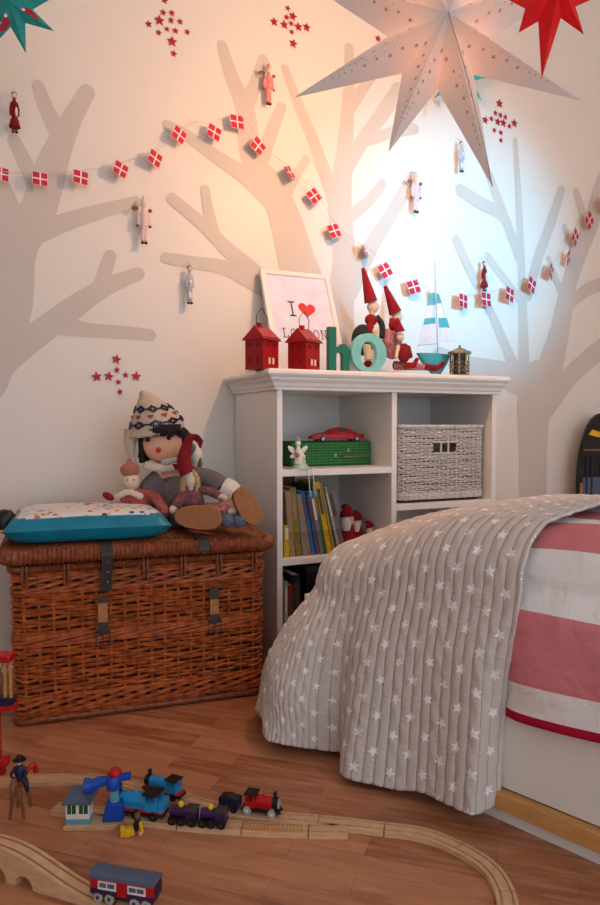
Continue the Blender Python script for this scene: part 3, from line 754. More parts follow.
for i, ch in enumerate('LONDON'):
    b = B(); strokes(b, GL[ch], -.100+i*.034, .166, .026, .040, .003, .0075); b.obj('letter', 'ink', pr, smooth=False)
out = []
for i in range(40):
    a = 2*math.pi*i/40; out.append((.0024*16*math.sin(a)**3, .0024*(13*math.cos(a)-5*math.cos(2*a)-2*math.cos(3*a)-math.cos(4*a))))
b = B(); b.T = Matrix.Translation((.026, 0, .300)) @ Matrix.Rotation(R(6), 4, 'Y'); b.prism(out, .0068, .0079); b.obj('heart', 'heart', pr, smooth=False)

# letters h and o
ly = .05
(hx0, _), (hx1, _) = BOOK.px(327.5, 370, ly), BOOK.px(348.5, 370, ly); _, hzt = BOOK.px(331, 327, ly)
HW, HH = hx1-hx0, hzt-TOP
out = [(0, 0), (0, HH), (.032, HH), (.032, HH*.56)]+[(.036+(HW-.036)*.5-(HW-.036)*.5*math.cos(a), HH*.42+HH*.22*math.sin(a)) for a in [math.pi*(.25+.75*i/10) for i in range(11)]]
out += [(HW, 0), (HW-.030, 0), (HW-.030, HH*.36)]+[(.032+(HW-.062)*.5+(HW-.062)*.5*math.cos(a), HH*.36+HH*.09*math.sin(a)) for a in [math.pi*i/8 for i in range(1, 9)]]+[(.032, 0)]
b = B(); b.prism(out, -.011, .011); o = b.obj('letter_h', 'hgreen', smooth=True, bevel=.0015); o.location = BOOK.w(hx0, ly, TOP); o.rotation_euler = (0, 0, BOOK.a)
tag(o, 'dark green lowercase letter h standing on the bookcase', 'decorative letter')
(ox0, _), (ox1, _) = BOOK.px(350, 370, ly), BOOK.px(385, 370, ly); _, ozt = BOOK.px(367, 333.5, ly)
cx, rx_, rz_ = (ox0+ox1)/2, (ox1-ox0)/2, (ozt-TOP)/2; n = 40; vs = []
(ix0, iz0), (ix1, iz1) = BOOK.px(359.5, 367.5, ly), BOOK.px(375.5, 342, ly)
icx, irx, icz, irz = (ix0+ix1)/2, (ix1-ix0)/2, (iz0+iz1)/2-TOP, (iz1-iz0)/2
for y in (-.012, .012):
    for i in range(n):
        a = 2*math.pi*i/n; vs += [(rx_*math.cos(a), y, rz_+rz_*math.sin(a)), (icx-cx+irx*math.cos(a), y, icz+irz*math.sin(a))]
fs = []
for i in range(n):
    a, c = 2*i, 2*((i+1) % n); k = 2*n
    fs += [(a, c, c+1, a+1), (a+k, a+k+1, c+k+1, c+k), (a, a+k, c+k, c), (a+1, c+1, c+k+1, a+k+1)]
b = B(); b.add(vs, fs); o = b.obj('letter_o', 'oaqua', bevel=.0015); o.location = BOOK.w(cx, ly, TOP); o.rotation_euler = (0, 0, BOOK.a)
tag(o, 'pale aqua letter o standing on the bookcase', 'decorative letter')

# gnome dolls
def bl(y, base):    # photo pixel -> coordinates local to a bookcase-aligned thing with local base (x,y,z)
    def f(px, py, dy=0):
        x, z = BOOK.px(px, py, y+dy); return (x-base[0], dy, z-base[2])
    return f
def gnome(name, label, y, bx, parts):
    x, _ = BOOK.px(bx, 370, y); base = (x, y, TOP); t = bt(name, label, 'gnome doll', x, y, TOP, 0, 'gnome dolls'); f = bl(y, base)
    for nm, m, fn, rm in parts:
        b = B(); fn(b, f); b.obj(nm, m, t, remesh=rm)
def cone_hat(a, b_, r0):
    return lambda b, f: b.tube([Vector(f(*a)).lerp(Vector(f(*b_)), i/6) for i in range(7)], [r0*(1-.8*i/6)+.002 for i in range(7)], 14)
gnome('gnome_doll', 'gnome doll with tall red hat and dark green coat behind the aqua letter o', .19, 366, [
    ('body', 'paleskin', lambda b, f: (b.ball(f(373, 307), (.026, .022, .026)), b.cyl(f(371, 330), f(372, 312), .012), b.ball(f(369, 338), (.035, .028, .05)), b.tube([f(366, 345, -.03), f(368, 358, -.05)], .015), b.ball(f(374, 331, -.035), .013)), .004),
    ('pointed_hat', 'redfelt', cone_hat((371, 302), (363, 268), .025), 0),
    ('scarf', 'redfelt', lambda b, f: (b.ball(f(371, 320, -.02), (.028, .022, .024)), b.ball(f(370, 328, -.03), (.018, .014, .024))), .004),
    ('coat', 'gnomecoat', lambda b, f: (b.ball(f(363, 340, .0), (.05, .04, .064)), b.tube(cr([f(376, 316, 0), f(382, 325, -.01), f(382, 338, -.03)], 4), .013)), .004),
    ('trouser', 'cream', lambda b, f: b.tube([f(367, 346, -.04), f(368.5, 360, -.05)], .016), 0),
    ('shoe', 'redfelt', lambda b, f: b.ball(f(368, 364.5, -.06), (.018, .022, .016)), 0)])
gnome('gnome_doll', 'gnome doll with red pointed hat in plaid clothes sitting right of the letter o', .19, 396, [
    ('body', 'paleskin', lambda b, f: (b.ball(f(397, 317), (.024, .02, .024)), b.cyl(f(394, 335), f(396, 320), .011), b.ball(f(393, 345), (.035, .03, .05))), .004),
    ('pointed_hat', 'redfelt', cone_hat((395.5, 313), (385, 286), .025), 0),
    ('scarf', 'redfelt', lambda b, f: (b.ball(f(394, 325, -.01), (.024, .022, .022)), b.tube([f(392, 318), f(392, 330, -.01)], .012)), .004),
    ('coat', 'plaid', lambda b, f: (b.ball(f(392, 345), (.045, .036, .06)), b.tube([f(388, 330), f(388, 345, -.03)], .015)), .004),
    ('leg', 'plaid', lambda b, f: b.tube([f(394, 366, -.02), f(424, 367, -.07)], [.017, .014]), 0),
    ('leg', 'crimson', lambda b, f: b.tube([f(394, 365, -.02), f(437, 368, -.05)], [.017, .012]), 0),
    ('boot', 'redfelt', lambda b, f: (b.tube(cr([f(434, 368.5, -.05), f(439, 367, -.05), f(443.5, 362, -.05)], 4), [.012, .013, .013, .012, .011, .01, .009, .008, .006])), 0)])
gnome('gnome_doll', 'smallest gnome doll in dark red knitted clothes, held in the lap of the plaid gnome', .12, 404, [
    ('body', 'paleskin', lambda b, f: (b.ball(f(400.5, 337), (.017, .016, .018)), b.ball(f(403, 352), (.02, .018, .03)), b.tube([f(398, 345), f(396, 358, -.015)], .008)), .0035),
    ('pointed_hat', 'redfelt', cone_hat((400, 332), (397, 318), .019), 0),
    ('dress', 'crimson', lambda b, f: (b.ball(f(404, 353), (.029, .025, .04)), b.tube([f(408, 346), f(411, 358, -.01)], .01)), .0035),
    ('leg', 'redfelt', lambda b, f: b.tube([f(404, 366), f(414, 365, -.02), f(417.5, 358.5, -.02)], [.013, .012, .008]), 0)])

# sailboat
y = .16; x, _ = BOOK.px(432, 370, y); t = bt('toy_sailboat', 'model sailing boat with teal hull and teal and white striped sails', 'model boat', x, y, TOP); f = bl(y, (x, y, TOP))
hl = [f(417, 353), f(419, 360), f(425, 367), (f(425, 371)[0], 0, .012)]; 
a = Vector(f(417, 353)); c = Vector(f(450, 353)); b = B(); vs = []; n = 14
for i in range(n+1):
    u = i/n; xx = a.x+(c.x-a.x)*u; bw = .026*math.sin(math.pi*min(1, .08+u*.9))**.7; zb = a.z-(a.z-.016)*min(1, (u/.42)**.75)*min(1, ((1.02-u)/.30)**.8)
    for s_ in range(7):
        p_ = -1+2*s_/6; vs.append((xx+(.0 if abs(p_) > .9 else 0), bw*p_, zb+(a.z-zb)*abs(p_)**2.2))
fs = [(i*7+j, i*7+j+1, (i+1)*7+j+1, (i+1)*7+j) for i in range(n) for j in range(6)]+[(i*7, (i+1)*7, (i+1)*7+6, i*7+6) for i in range(n)]
b.add(vs, fs); b.obj('hull', 'boatteal', t)
b = B(); b.bb(-.012, .014, -.02, .02, 0, .016); b.obj('stand', 'offwhite', t, smooth=False)
b = B(); m0 = Vector(f(438, 354)); m1 = Vector(f(434.5, 261)); b.tube([m0, m1], [.003, .0018]); b.cyl(f(418, 345.5), f(437, 343.5), .0018); b.obj('mast', 'silverblue', t)
def sail(p, nm, stripes, yy):
    A_, Bt, Ct = [Vector(k) for k in p]  # top, bottom-left, bottom-right
    b = B(); N_ = 12; vs = []
    for i in range(N_+1):
        u = i/N_; l = A_.lerp(Bt, u); r = A_.lerp(Ct, u); bow = .010*math.sin(math.pi*u)
        for yo in (0, .0012):
            vs += [(l.x, yy+yo, l.z), ((l.x+r.x)/2, yy+yo-bow, (l.z+r.z)/2), (r.x, yy+yo, r.z)]
    for i in range(N_):
        b.mi = 1 if i in stripes else 0; k = i*6
        b.f += [(k, k+1, k+7, k+6), (k+1, k+2, k+8, k+7), (k+3, k+9, k+10, k+4), (k+4, k+10, k+11, k+5), (k, k+6, k+9, k+3), (k+2, k+5, k+11, k+8)]; b.m += [b.mi]*6
    b.v = [Vector(v) for v in vs]; b.obj(nm, ['sail', 'boatteal'], t)
sail((f(434.2, 268), f(419.5, 344), f(435.5, 342)), 'sail', (4, 5, 8), -.002)
sail((f(436.2, 284), f(440.5, 342), f(455, 342)), 'sail', (2, 3, 7, 8), .003)
b = B()
for a_, c_ in (((434.5, 262), (417, 352)), ((434.5, 262), (456, 343)), ((434.5, 262), (450, 353))): b.tube([f(*a_), f(*c_)], .0006, 4)
b.obj('rigging', 'string', t)

# brass lantern
y = .09; x, _ = BOOK.px(459.5, 372, y); t = bt('candle_lantern', 'small ornate tarnished brass lantern at the right end of the bookcase top', 'lantern', x, y, TOP, R(-18)); f = bl(y, (x, y, TOP))
r_ = .045; H_ = f(460, 349)[2]
B().lathe([(r_*1.05, 0), (r_*1.05, .006), (r_*.9, .011), (.0, .012)], n=8).obj('base', 'brass', t, smooth=False)
b = B()
for k in range(8):
    a = 2*math.pi*(k+.5)/8; p_ = Vector((r_*.82*math.cos(a), r_*.82*math.sin(a), .01)); b.tube([p_, p_+Vector((0, 0, H_-.03))], .0034, 6)
    for zz in (.025, .04, .052): b.ball((r_*.82*math.cos(a), r_*.82*math.sin(a), zz), .0052, 8, 6)
    a2 = 2*math.pi*(k+1.5)/8; p2 = Vector((r_*.82*math.cos(a2), r_*.82*math.sin(a2), .01))
    for zz in (.022, .038, .056): b.tube([p_+Vector((0, 0, zz-.012)), (p_+p2)/2+Vector((0, 0, zz)), p2+Vector((0, 0, zz-.012))], .0018, 5)
b.obj('fretwork', 'brass', t)
B().lathe([(r_*.7, .01), (r_*.7, H_-.022)], n=8).obj('inner_glass', 'dark', t)
B().lathe([(r_*.85, H_-.024), (r_*1.12, H_-.02), (r_*1.12, H_-.013), (r_*.8, H_-.008), (r_*.35, H_+.002), (.004, H_+.006), (.006, H_+.013), (0, H_+.017)], n=8).obj('cap', 'brass', t, smooth=False)

# ------------------------------------------------------------------ bookcase contents
# green suitcase
y0 = .15; (sx0, sz0), (sx1, _) = BOOK.px(291, 468, y0), BOOK.px(376, 468, y0); _, szt = BOOK.px(350, 441.5, y0)
sx0 = max(sx0, .0245); sx1 = min(sx1, .47); SH = szt-.737; x = (sx0+sx1)/2; t = bt('small_suitcase', 'small green patterned suitcase with silver handle on the upper left shelf', 'suitcase', x, y0, .7375); W_ = sx1-sx0
B().bb(-W_/2, W_/2, 0, .19, 0, SH).obj('case', 'greencase', t, bevel=.006)
B().bb(-W_/2-.001, W_/2+.001, -.001, .191, SH*.62, SH*.66).obj('rim_band', 'green', t, bevel=.0004)
f = bl(y0, (x, y0, .7375))
a, c = Vector(f(343, 457)), Vector(f(367, 456)); b = B(); b.tube(cr([a+Vector((0, 0, 0)), a+Vector((.004, -.014, .001)), c+Vector((-.004, -.014, .001)), c], 5), .0042); b.obj('handle', 'steel', t)
b = B()
for px_, py_ in ((348, 450), (335, 455)): p_ = f(px_, py_); b.bb(p_[0]-.006, p_[0]+.006, -.004, .001, p_[2]-.008, p_[2]+.006)
b.obj('latch', 'steel', t, bevel=.001)
# toy car on the suitcase
CARZ = .7375+SH; (cx0, _), (cx1, _) = BOOK.px(311.5, 441, .2), BOOK.px(361.5, 441, .2); L_ = cx1-cx0
t = bt('toy_car', 'shiny red toy sports car parked on top of the green suitcase', 'toy car', (cx0+cx1)/2, .205, CARZ, R(-4))
nz = 26; vs = []; sec = 9
def topz(u): 
    base = .030+.006*math.sin(math.pi*u); cab = .019*max(0, 1-abs((u-.56)/.27)**2.6); return base+cab
for i in range(nz+1):
    u = i/nz; x = -L_/2+L_*u; w = .034*(1-.35*abs(2*u-1)**5); zt = topz(u)-(.016*max(0, (.16-u)/.16)**1.6)-(.010*max(0, (u-.88)/.12)**2)
    vs += [(x, -w, .009), (x, -w*1.03, .02), (x, -w*.97, .029), (x, -w*.68, zt-.001 if zt > .03 else zt), (x, 0, zt+.001), (x, w*.68, zt-.001), (x, w*.97, .029 if zt > .03 else zt), (x, w*1.03, .02), (x, w, .009)]
fs = [(i*sec+j, i*sec+(j+1) % sec, (i+1)*sec+(j+1) % sec, (i+1)*sec+j) for i in range(nz) for j in range(sec)]+[tuple(range(sec)), tuple(nz*sec+j for j in range(sec-1, -1, -1))]
b = B(); b.add(vs, fs); b.obj('car_body', 'red', t)
b = B()
for s_ in (-1, 1): b.prism([(-.015, .034), (.002, .049), (.028, .050), (.045, .034)], s_*.0235, s_*.0295)
b.obj('side_window', 'black', t, smooth=False)
for sx in (-.32, .33):
    for sy in (-1, 1):
        b = B(); b.cyl((sx*L_, sy*.026, .011), (sx*L_, sy*.037, .011), .0115, n=20); w_ = b.obj('wheel', 'black', t)
        B().cyl((sx*L_, sy*.0365, .011), (sx*L_, sy*.038, .011), .0068, n=16).obj('hubcap', 'steel', w_)
# fairy figurine
y = .025; x, _ = BOOK.px(298, 468, y); t = bt('fairy_figurine', 'pale fairy figurine with white wings sitting on the shelf edge, legs dangling over the books', 'figurine', x, y, .7375); f = bl(y, (x, y, .7375))
b = B(); b.ball(f(298, 443.5), .0108); b.tube([f(299, 464), f(299, 455), f(298, 447)], [.02, .014, .008]); b.tube([f(297, 452), f(294, 458, -.012)], .005); b.tube([f(301, 452), f(305, 457, -.012)], .005)
b.obj('body', 'offwhite', t, remesh=.003)
b = B(); b.lathe([(.034, 0), (.032, .006), (.02, .018), (.013, .05), (0, .055)], (f(301, 467)[0], .002, .0)); b.obj('dress', 'mint', t)
for s_, cx_ in ((-1, 292), (1, 303.5)):
    b = B(); b.ball(f(cx_, 450, .012), (.009, .0025, .021), rot=(0, R(s_*48), 0)); b.ball(f(cx_-s_*1, 456, .012), (.007, .0025, .013), rot=(0, R(s_*110), 0)); b.obj('wing', 'offwhite', t)
b = B(); b.ball(f(297, 455, -.014), (.009, .008, .010)); b.obj('bouquet', 'tanleather', t)
b = B(); b.ball(f(298, 439), (.006, .006, .006)); b.ball(f(298, 442, .003), (.0108, .0105, .008)); b.obj('hair', 'greyface', t)
for px_ in (305, 309.5):
    p_ = Vector(f(px_, 470, 0)); p_.y = -.028; q_ = Vector(f(px_+1.4, 491, 0)); q_.y = -.030
    b = B(); b.tube([Vector((p_.x, 0, .006)), Vector((p_.x, -.024, .006)), p_, q_], .0016, 6); l_ = b.obj('leg', 'offwhite', t)
    B().box(q_.x, q_.y, q_.z-.008, .011, .014, .022).obj('boot', 'ltblue', l_, bevel=.003)
# books
SZ = .417
books = [ # base px left, base px right, top px left, height px, colour, label
 (284.2, 289.5, 284.6, 33, (214, 190, 40), 'short yellow book, leftmost on the shelf'),
 (290.0, 295.6, 284.9, 68, (176, 140, 106), 'tan book, second from the left on the shelf'),
 (296.0, 302.3, 289.6, 71, (140, 134, 58), 'thick olive book with white top label'),
 (302.8, 308.5, 296.5, 64, (160, 148, 138), 'grey-beige book between olive and blue ones'),
 (309.0, 311.2, 299.0, 62, (214, 140, 50), 'thin orange book left of the blue one'),
 (311.6, 315.8, 300.0, 67, (30, 120, 190), 'bright blue book below the fairy boots'),
 (316.2, 320.2, 306.5, 62, (96, 84, 112), 'purple-grey book right of the blue one'),
 (320.6, 324.4, 309.5, 66, (128, 120, 136), 'grey book left of the tall yellow one'),
 (324.8, 327.0, 311.2, 74, (50, 110, 70), 'thin green book touching the tall yellow one'),
 (327.4, 332.6, 314.0, 77, (222, 184, 30), 'tall yellow book leaning on the shelf'),
 (333.2, 335.6, 319.5, 76, (196, 150, 70), 'thin ochre book right of the tall yellow one'),
 (336.0, 338.2, 321.5, 75, (40, 96, 90), 'thin dark teal book among the leaning ones'),
 (338.6, 341.0, 323.5, 73, (190, 180, 170), 'thin pale book, second from the right'),
 (341.4, 346.5, 325.5, 72, (128, 118, 118), 'grey book, rightmost of the leaning row')]
def book(x, z, th, ht, ang, col, label, group, depth=.19, y=.035):
    nm = 'book_%d_%d_%d' % col
    t = bt('book', label, 'book', x, y, z, 0, group)
    t.rotation_euler = (Matrix.Rotation(BOOK.a, 3, 'Z') @ Matrix.Rotation(-ang, 3, 'Y')).to_euler()
    mt = mat('cover_%d_%d_%d' % col, col, .45, rgb2=tuple(int(v*.72) for v in col), nscale=30, stretch=(1, 1, 3))
    b = B(); c_ = .0012; b.bb(0, c_, 0, depth, 0, ht); b.bb(th-c_, th, 0, depth, 0, ht); b.bb(c_, th-c_, 0, .0015, 0, ht); b.obj('cover', mt, t, smooth=False)
    B().bb(c_, th-c_, .0015, depth-.004, .003, ht-.003).obj('pages', 'offwhite', t, smooth=False)
    b = B(); b.bb(th*.2, th*.8, -.0006, .0004, ht*.55, ht*.9); b.obj('spine_title', mat('title_%d' % (sum(col) % 3), [(214, 206, 184), (70, 66, 70), (150, 120, 90)][sum(col) % 3], .5), t, smooth=False)
    return t
xe = .024
for i, (l, r, tl, hpx, col, lab) in enumerate(books):
    xl, _ = BOOK.px(l, 559, .035); xr_, _ = BOOK.px(r, 559, .035); ztop = SZ+hpx*.00355
    xt, _ = BOOK.px(tl, 559-hpx, .035); ang = math.atan2(max(xl, .024)-max(xt, .023), hpx*.00355)
    ang = max(0, ang)
    th = max(.006, (xr_-xl)*.93)*math.cos(ang)
    book(max(xl, xe)+.0005, SZ+.0008, th, hpx*.00355, -ang*-1 if False else ang, col, lab, 'books on the middle left shelf', depth=random.uniform(.16, .2))
    xe = max(xl, xe)+.0005+th/math.cos(ang)
t = bt('cardboard_box', 'orange-brown box lying behind the books', 'box', .12, .245, SZ+.0005)
B().bb(-.08, .06, 0, .12, 0, .285).obj('carton', 'brown', t, smooth=False, bevel=.002)
# santas
def santa(label, px, ptop, pbot, y, s, lean=0):
    x, _ = BOOK.px(px, pbot, y); t = bt('santa_figure', label, 'santa figure', x, y, SZ+.0005, R(-48), 'santa figures'); h = s
    B().lathe([(h*.16, 0), (h*.22, h*.05), (h*.2, h*.3), (h*.13, h*.55), (0, h*.58)]).obj('coat', 'redfelt', t)
    B().ball((0, -.002, h*.66), (h*.16, h*.15, h*.16)).obj('head', 'skin', t)
    b = B(); b.ball((0, -h*.12, h*.56), (h*.13, h*.07, h*.2)); b.obj('beard', 'fleece', t)
    b = B(); b.tube(cr([(0, 0, h*.74), (-.004, 0, h*.9), (-.012, 0, h*.97), (-.024, 0, h*.94)], 4), [h*.18, h*.175, h*.165, h*.15, h*.13, h*.115, h*.1, h*.085, h*.07, h*.055, h*.045, h*.035, h*.03], 12); b.obj('hat', 'redfelt', t)
santa('tallest santa figure with long white beard beside the leaning books', 347.5, 508, 556, .12, .165)
santa('smaller santa figure just right of the tallest one', 357, 517, 556, .15, .135)
santa('low santa figure half hidden behind the quilt', 370, 527, 556, .13, .095)
# bottom left shelf
book(.0225, .0805, .018, .262, 0, (80, 130, 160), 'pale blue book on the bottom shelf of the bookcase', 'books on the bottom shelf', y=.03)
book(.0425, .0805, .012, .25, R(.3), (190, 200, 180), 'pale green book on the bottom shelf', 'books on the bottom shelf', y=.03)
book(.058, .0805, .022, .235, R(1), (160, 34, 38), 'red book on the bottom shelf', 'books on the bottom shelf', y=.03)
book(.086, .0805, .03, .27, R(3), (40, 32, 34), 'black book on the bottom shelf', 'books on the bottom shelf', y=.03)
t = bt('storage_box', 'dark storage box at the back of the bottom left shelf', 'box', .29, .05, .0805)
B().bb(-.15, .15, 0, .3, 0, .27).obj('box_body', 'black', t, bevel=.004); B().bb(-.155, .155, -.004, .304, .27, .295).obj('box_lid', 'dark', t, bevel=.003)
# white wicker basket
yb = .03; (wx0, wz0), (wx1, _) = BOOK.px(399.5, 503, yb), BOOK.px(483.5, 500, yb); _, wzt = BOOK.px(440, 424.5, yb); WH = wzt-.590
t = bt('wicker_basket', 'white painted wicker storage basket with handle hole on the right shelf', 'basket', wx0, yb, .5905); W_ = wx1-wx0
(h0, hz0), (h1, hz1) = BOOK.px(434, 453.5, yb), BOOK.px(456, 442, yb)
hole = (h0-wx0, h1-wx0, hz0-.59, hz1-.59)
b = B(); weave(b, .006, W_-.006, .006, .30, .012, WH-.012, .0083, .0039, .0215, per=4, amp=.0042, cr_=.015, wales=((.012, .035),), hole=hole)
b.obj('woven_body', 'whitecane', t)
b = B(); b.bb(.014, hole[0]-.003, .013, .015, .0, WH-.015); b.bb(hole[1]+.003, W_-.014, .013, .015, 0, WH-.015); b.bb(hole[0]-.003, hole[1]+.003, .013, .015, 0, hole[2]-.004); b.bb(hole[0]-.003, hole[1]+.003, .013, .015, hole[3]+.004, WH-.015); b.bb(.014, W_-.014, .02, .29, .001, .006)
b.obj('liner', 'canedark', t, smooth=False)
ring, Lt = rrect(.002, W_-.002, .002, .304, .016, .006); b = B()
for k in range(3):
    b.tube([(q_[0]+q_[2]*.004*math.cos(2*math.pi*(q_[4]/.03+k/3)), q_[1]+q_[3]*.004*math.cos(2*math.pi*(q_[4]/.03+k/3)), WH-.008+.004*math.sin(2*math.pi*(q_[4]/.03+k/3))) for q_ in ring], .0045, 6, closed=True)
for f_ in (.34, .67): b.tube([(hole[0]+(hole[1]-hole[0])*f_, .004, hole[2]), (hole[0]+(hole[1]-hole[0])*f_, .004, hole[3])], .0048, 6)
b.tube([(hole[0]-.004, .003, hole[2]), (hole[1]+.004, .003, hole[2]), (hole[1]+.004, .003, hole[3]), (hole[0]-.004, .003, hole[3])], .0042, 6, closed=True)
b.obj('rim', 'whitecane', t)

# ------------------------------------------------------------------ bed
t = thing('bed', 'white single bed frame with pine rail and mattress, under the striped duvet', 'bed', BED.o, BED.a)
BL, BWd = 2.0, .9
b = B(); b.bb(.02, BL, -.004, .016, .075, .40); b.obj('side_panel', 'bedwhite', t, smooth=False, bevel=.002)
b = B(); b.bb(.02, BL, BWd-.035, BWd-.012, .075, .40); b.obj('side_panel', 'bedwhite', t, smooth=False, bevel=.002)
b = B(); b.bb(.0, .02, .012, BWd-.012, .075, .40); b.obj('foot_panel', 'bedwhite', t, smooth=False, bevel=.002)
B().bb(0, BL, -.028, .0, .034, .073).obj('rail', 'pine', t, smooth=False, bevel=.003)
B().bb(.03, BL-.03, -.008, BWd-.03, 0, .036).obj('plinth', 'bedwhite', t, smooth=False)
B().bb(.02, BL-.01, .037, BWd-.037, .15, .52).obj('mattress', 'offwhite', t, bevel=.05)
def ztop(u, v):
    return .628+.035*min(1, max(0, u)/1.1)+.028*math.sin(math.pi*min(1, max(0, v/BWd)))-.17*max(0, 1-max(u, 0)/.5)**1.3*max(0, 1-.62*v/.9)
def drape(fn_s, us, vs_, hang, Rr=.15, Rz=.125, foot=True, push=.0, flare=None, thick=0, off=0, zmin=.012, lim=None):
    """cloth grid: u along the bed, v across, both may run past the bed edges and then hang"""
    P = []; UV = []
    Lq = math.pi/2*math.sqrt((Rr*Rr+Rz*Rz)/2)
    for u in us:
        for v in vs_:
            iu = max(u, Rr) if foot else u; iv = min(max(v, Rr), BWd-Rr)
            du = (u-iu) if foot else 0; dv = v-iv; s_ = math.hypot(du, dv)
            z0 = ztop(iu, iv)+off
            if s_ < 1e-6: P.append([iu, iv, z0]); UV.append((u, v)); continue
            nu, nv = du/s_, dv/s_
            if s_ < Lq: a = s_/Lq*math.pi/2; o_ = (Rr+off)*math.sin(a); dz = (Rz+off)*(1-math.cos(a))
            else: o_ = Rr+off; dz = Rz+off+(s_-Lq)
            h = max(0, s_-Lq)
            if lim:
                smax = min((lim[0]/abs(nu)) if nu else 9, (lim[1]/abs(nv)) if nv else 9); fac = min(1, max(.1, (z0-Rz-off-.018)/max(.01, smax-Lq)))
            else: fac = 1
            x, y = iu+nu*o_, iv+nv*o_; z = z0-dz+(1-fac)*h
            ex_, ez = fn_s(u, v, nu, nv, h) if fn_s else (0, 0)
            x += nu*ex_; y += nv*ex_; z += ez
            P.append([x, y, max(zmin, z)]); UV.append((u, v))
    return P, UV
def grid_obj(name, P, UV, nu, nv, m, parent, puff=None, thick=.008):
    me = bpy.data.meshes.new(name); fs = [(i*nv+j, (i+1)*nv+j, (i+1)*nv+j+1, i*nv+j+1) for i in range(nu-1) for j in range(nv-1)]
    if puff:
        V = [Vector(p) for p in P]; N_ = []
        for i in range(nu):
            for j in range(nv):
                a = V[min(i+1, nu-1)*nv+j]-V[max(i-1, 0)*nv+j]; c = V[i*nv+min(j+1, nv-1)]-V[i*nv+max(j-1, 0)]; n_ = a.cross(c)
                N_.append(n_.normalized() if n_.length > 1e-12 else Vector((0, 0, 1)))
        P = [tuple(p+n_*puff(*uv)) for p, n_, uv in zip(V, N_, UV)]
    me.from_pydata([tuple(p) for p in P], [], fs); me.materials.append(M[m])
    uvl = me.uv_layers.new(name='UVMap')
    for l in me.loops: uvl.data[l.index].uv = UV[l.vertex_index]
    me.shade_smooth(); o = bpy.data.objects.new(name, me); C.objects.link(o)
    d = o.modifiers.new('solid', 'SOLIDIFY'); d.thickness = thick; d.offset = -1
    if parent: o.parent = parent
    return o
# duvet
Lq = math.pi/2*math.sqrt((.15**2+.125**2)/2)
def lsp(a, c, n): return [a+(c-a)*i/(n-1) for i in range(n)]
hemlen = .30
def dfn(u, v, nu, nv, h):
    return ((.03*min(1, h/.06))*sm(.60, .72, u)+.022*sm(.58, .70, u)*math.sin(min(1, h/.25)*math.pi*.8)+.008*math.sin(u*17+1)*min(1, h/.2), .05*max(0, (u-.55))*min(1, h/.26)+.004*math.sin(u*11))
us = lsp(.30, 1.9, 130); vv = lsp(Lq*-1+.15-hemlen, BWd-.15+Lq+hemlen, 150)
P, UV = drape(dfn, us, vv, 1, foot=False, off=-.012)
UV = [(u, v-vv[0]) for u, v in UV]
P = [[p[0], p[1], p[2]+.012*math.sin(p[0]*9+p[1]*4)*math.sin(p[1]*11)*max(0, min(1, (p[2]-.45)/.1))] for p in P]
duv = grid_obj('duvet', P, UV, 130, 150, 'duvet', None, thick=.02); duv.location = BED.o; duv.rotation_euler = (0, 0, BED.a)
tag(duv, 'pink and white wide-striped duvet with dark pink hem spread over the bed', 'duvet')
# quilt
def qfn(u, v, nu, nv, h):
    H_ = .52; k = min(1, h/H_); cor = max(0, -nu*2)*max(0, -nv*2)*.5 if nu < 0 else 0      # 0 on straight runs, 1 at the corner bisector
    th = math.atan2(-nu, abs(nv))
    e = .03*sm(-.02, .2, h)+(.075-.035*sm(.3, .62, u))*k**1.1
    e += .030*k*(1-sm(.05, .38, u))                          # flares towards the foot
    e += -.060*k*math.exp(-((u-.215)/.045)**2)*(nu > -.2)    # deep fold seen near the foot corner
    e += .022*k*math.exp(-((u-.30)/.05)**2)
    e += .010*k*math.sin(u*22+.6)*sm(.25, .4, u)
    e += cor*.10*k+.03*k*math.sin(th*7)*(nu < 0)
    e -= .045*sm(.6, 1.0, k)*(1-sm(.05, .3, u))
    return e, -.012*math.sin(u*6)*k*0+.02*k*(1-sm(.0, .3, u))
near = .15-Lq-.50; U0 = .15-Lq-.36
us = lsp(U0, .70, 340); vs_ = lsp(near, BWd-.15+Lq+.40, 300)
P, UV = drape(qfn, us, vs_, 1, off=.014, lim=(.15-U0, .15-near))
# right-hand edge of the quilt swings in a little as it hangs
def curl(p, uv):
    g = (1-sm(.16, .50, p[2]))*(p[1] < .2); d = max(0, uv[0]-.632)
    return [p[0]-g*d*.72, p[1]+g*d*.95, p[2]]
P = [curl(p, uv) for p, uv in zip(P, UV)]
CHN = .0265
def puff(u, v):
    c = abs(math.sin(math.pi*u/CHN)); return .0058*(c**.35)+.0012*math.sin(v*90+3*math.sin(u*60))
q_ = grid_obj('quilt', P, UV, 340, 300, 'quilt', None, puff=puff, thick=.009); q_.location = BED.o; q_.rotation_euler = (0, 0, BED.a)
tag(q_, 'beige quilted coverlet with white stars draped over the foot of the bed to the floor', 'quilt')

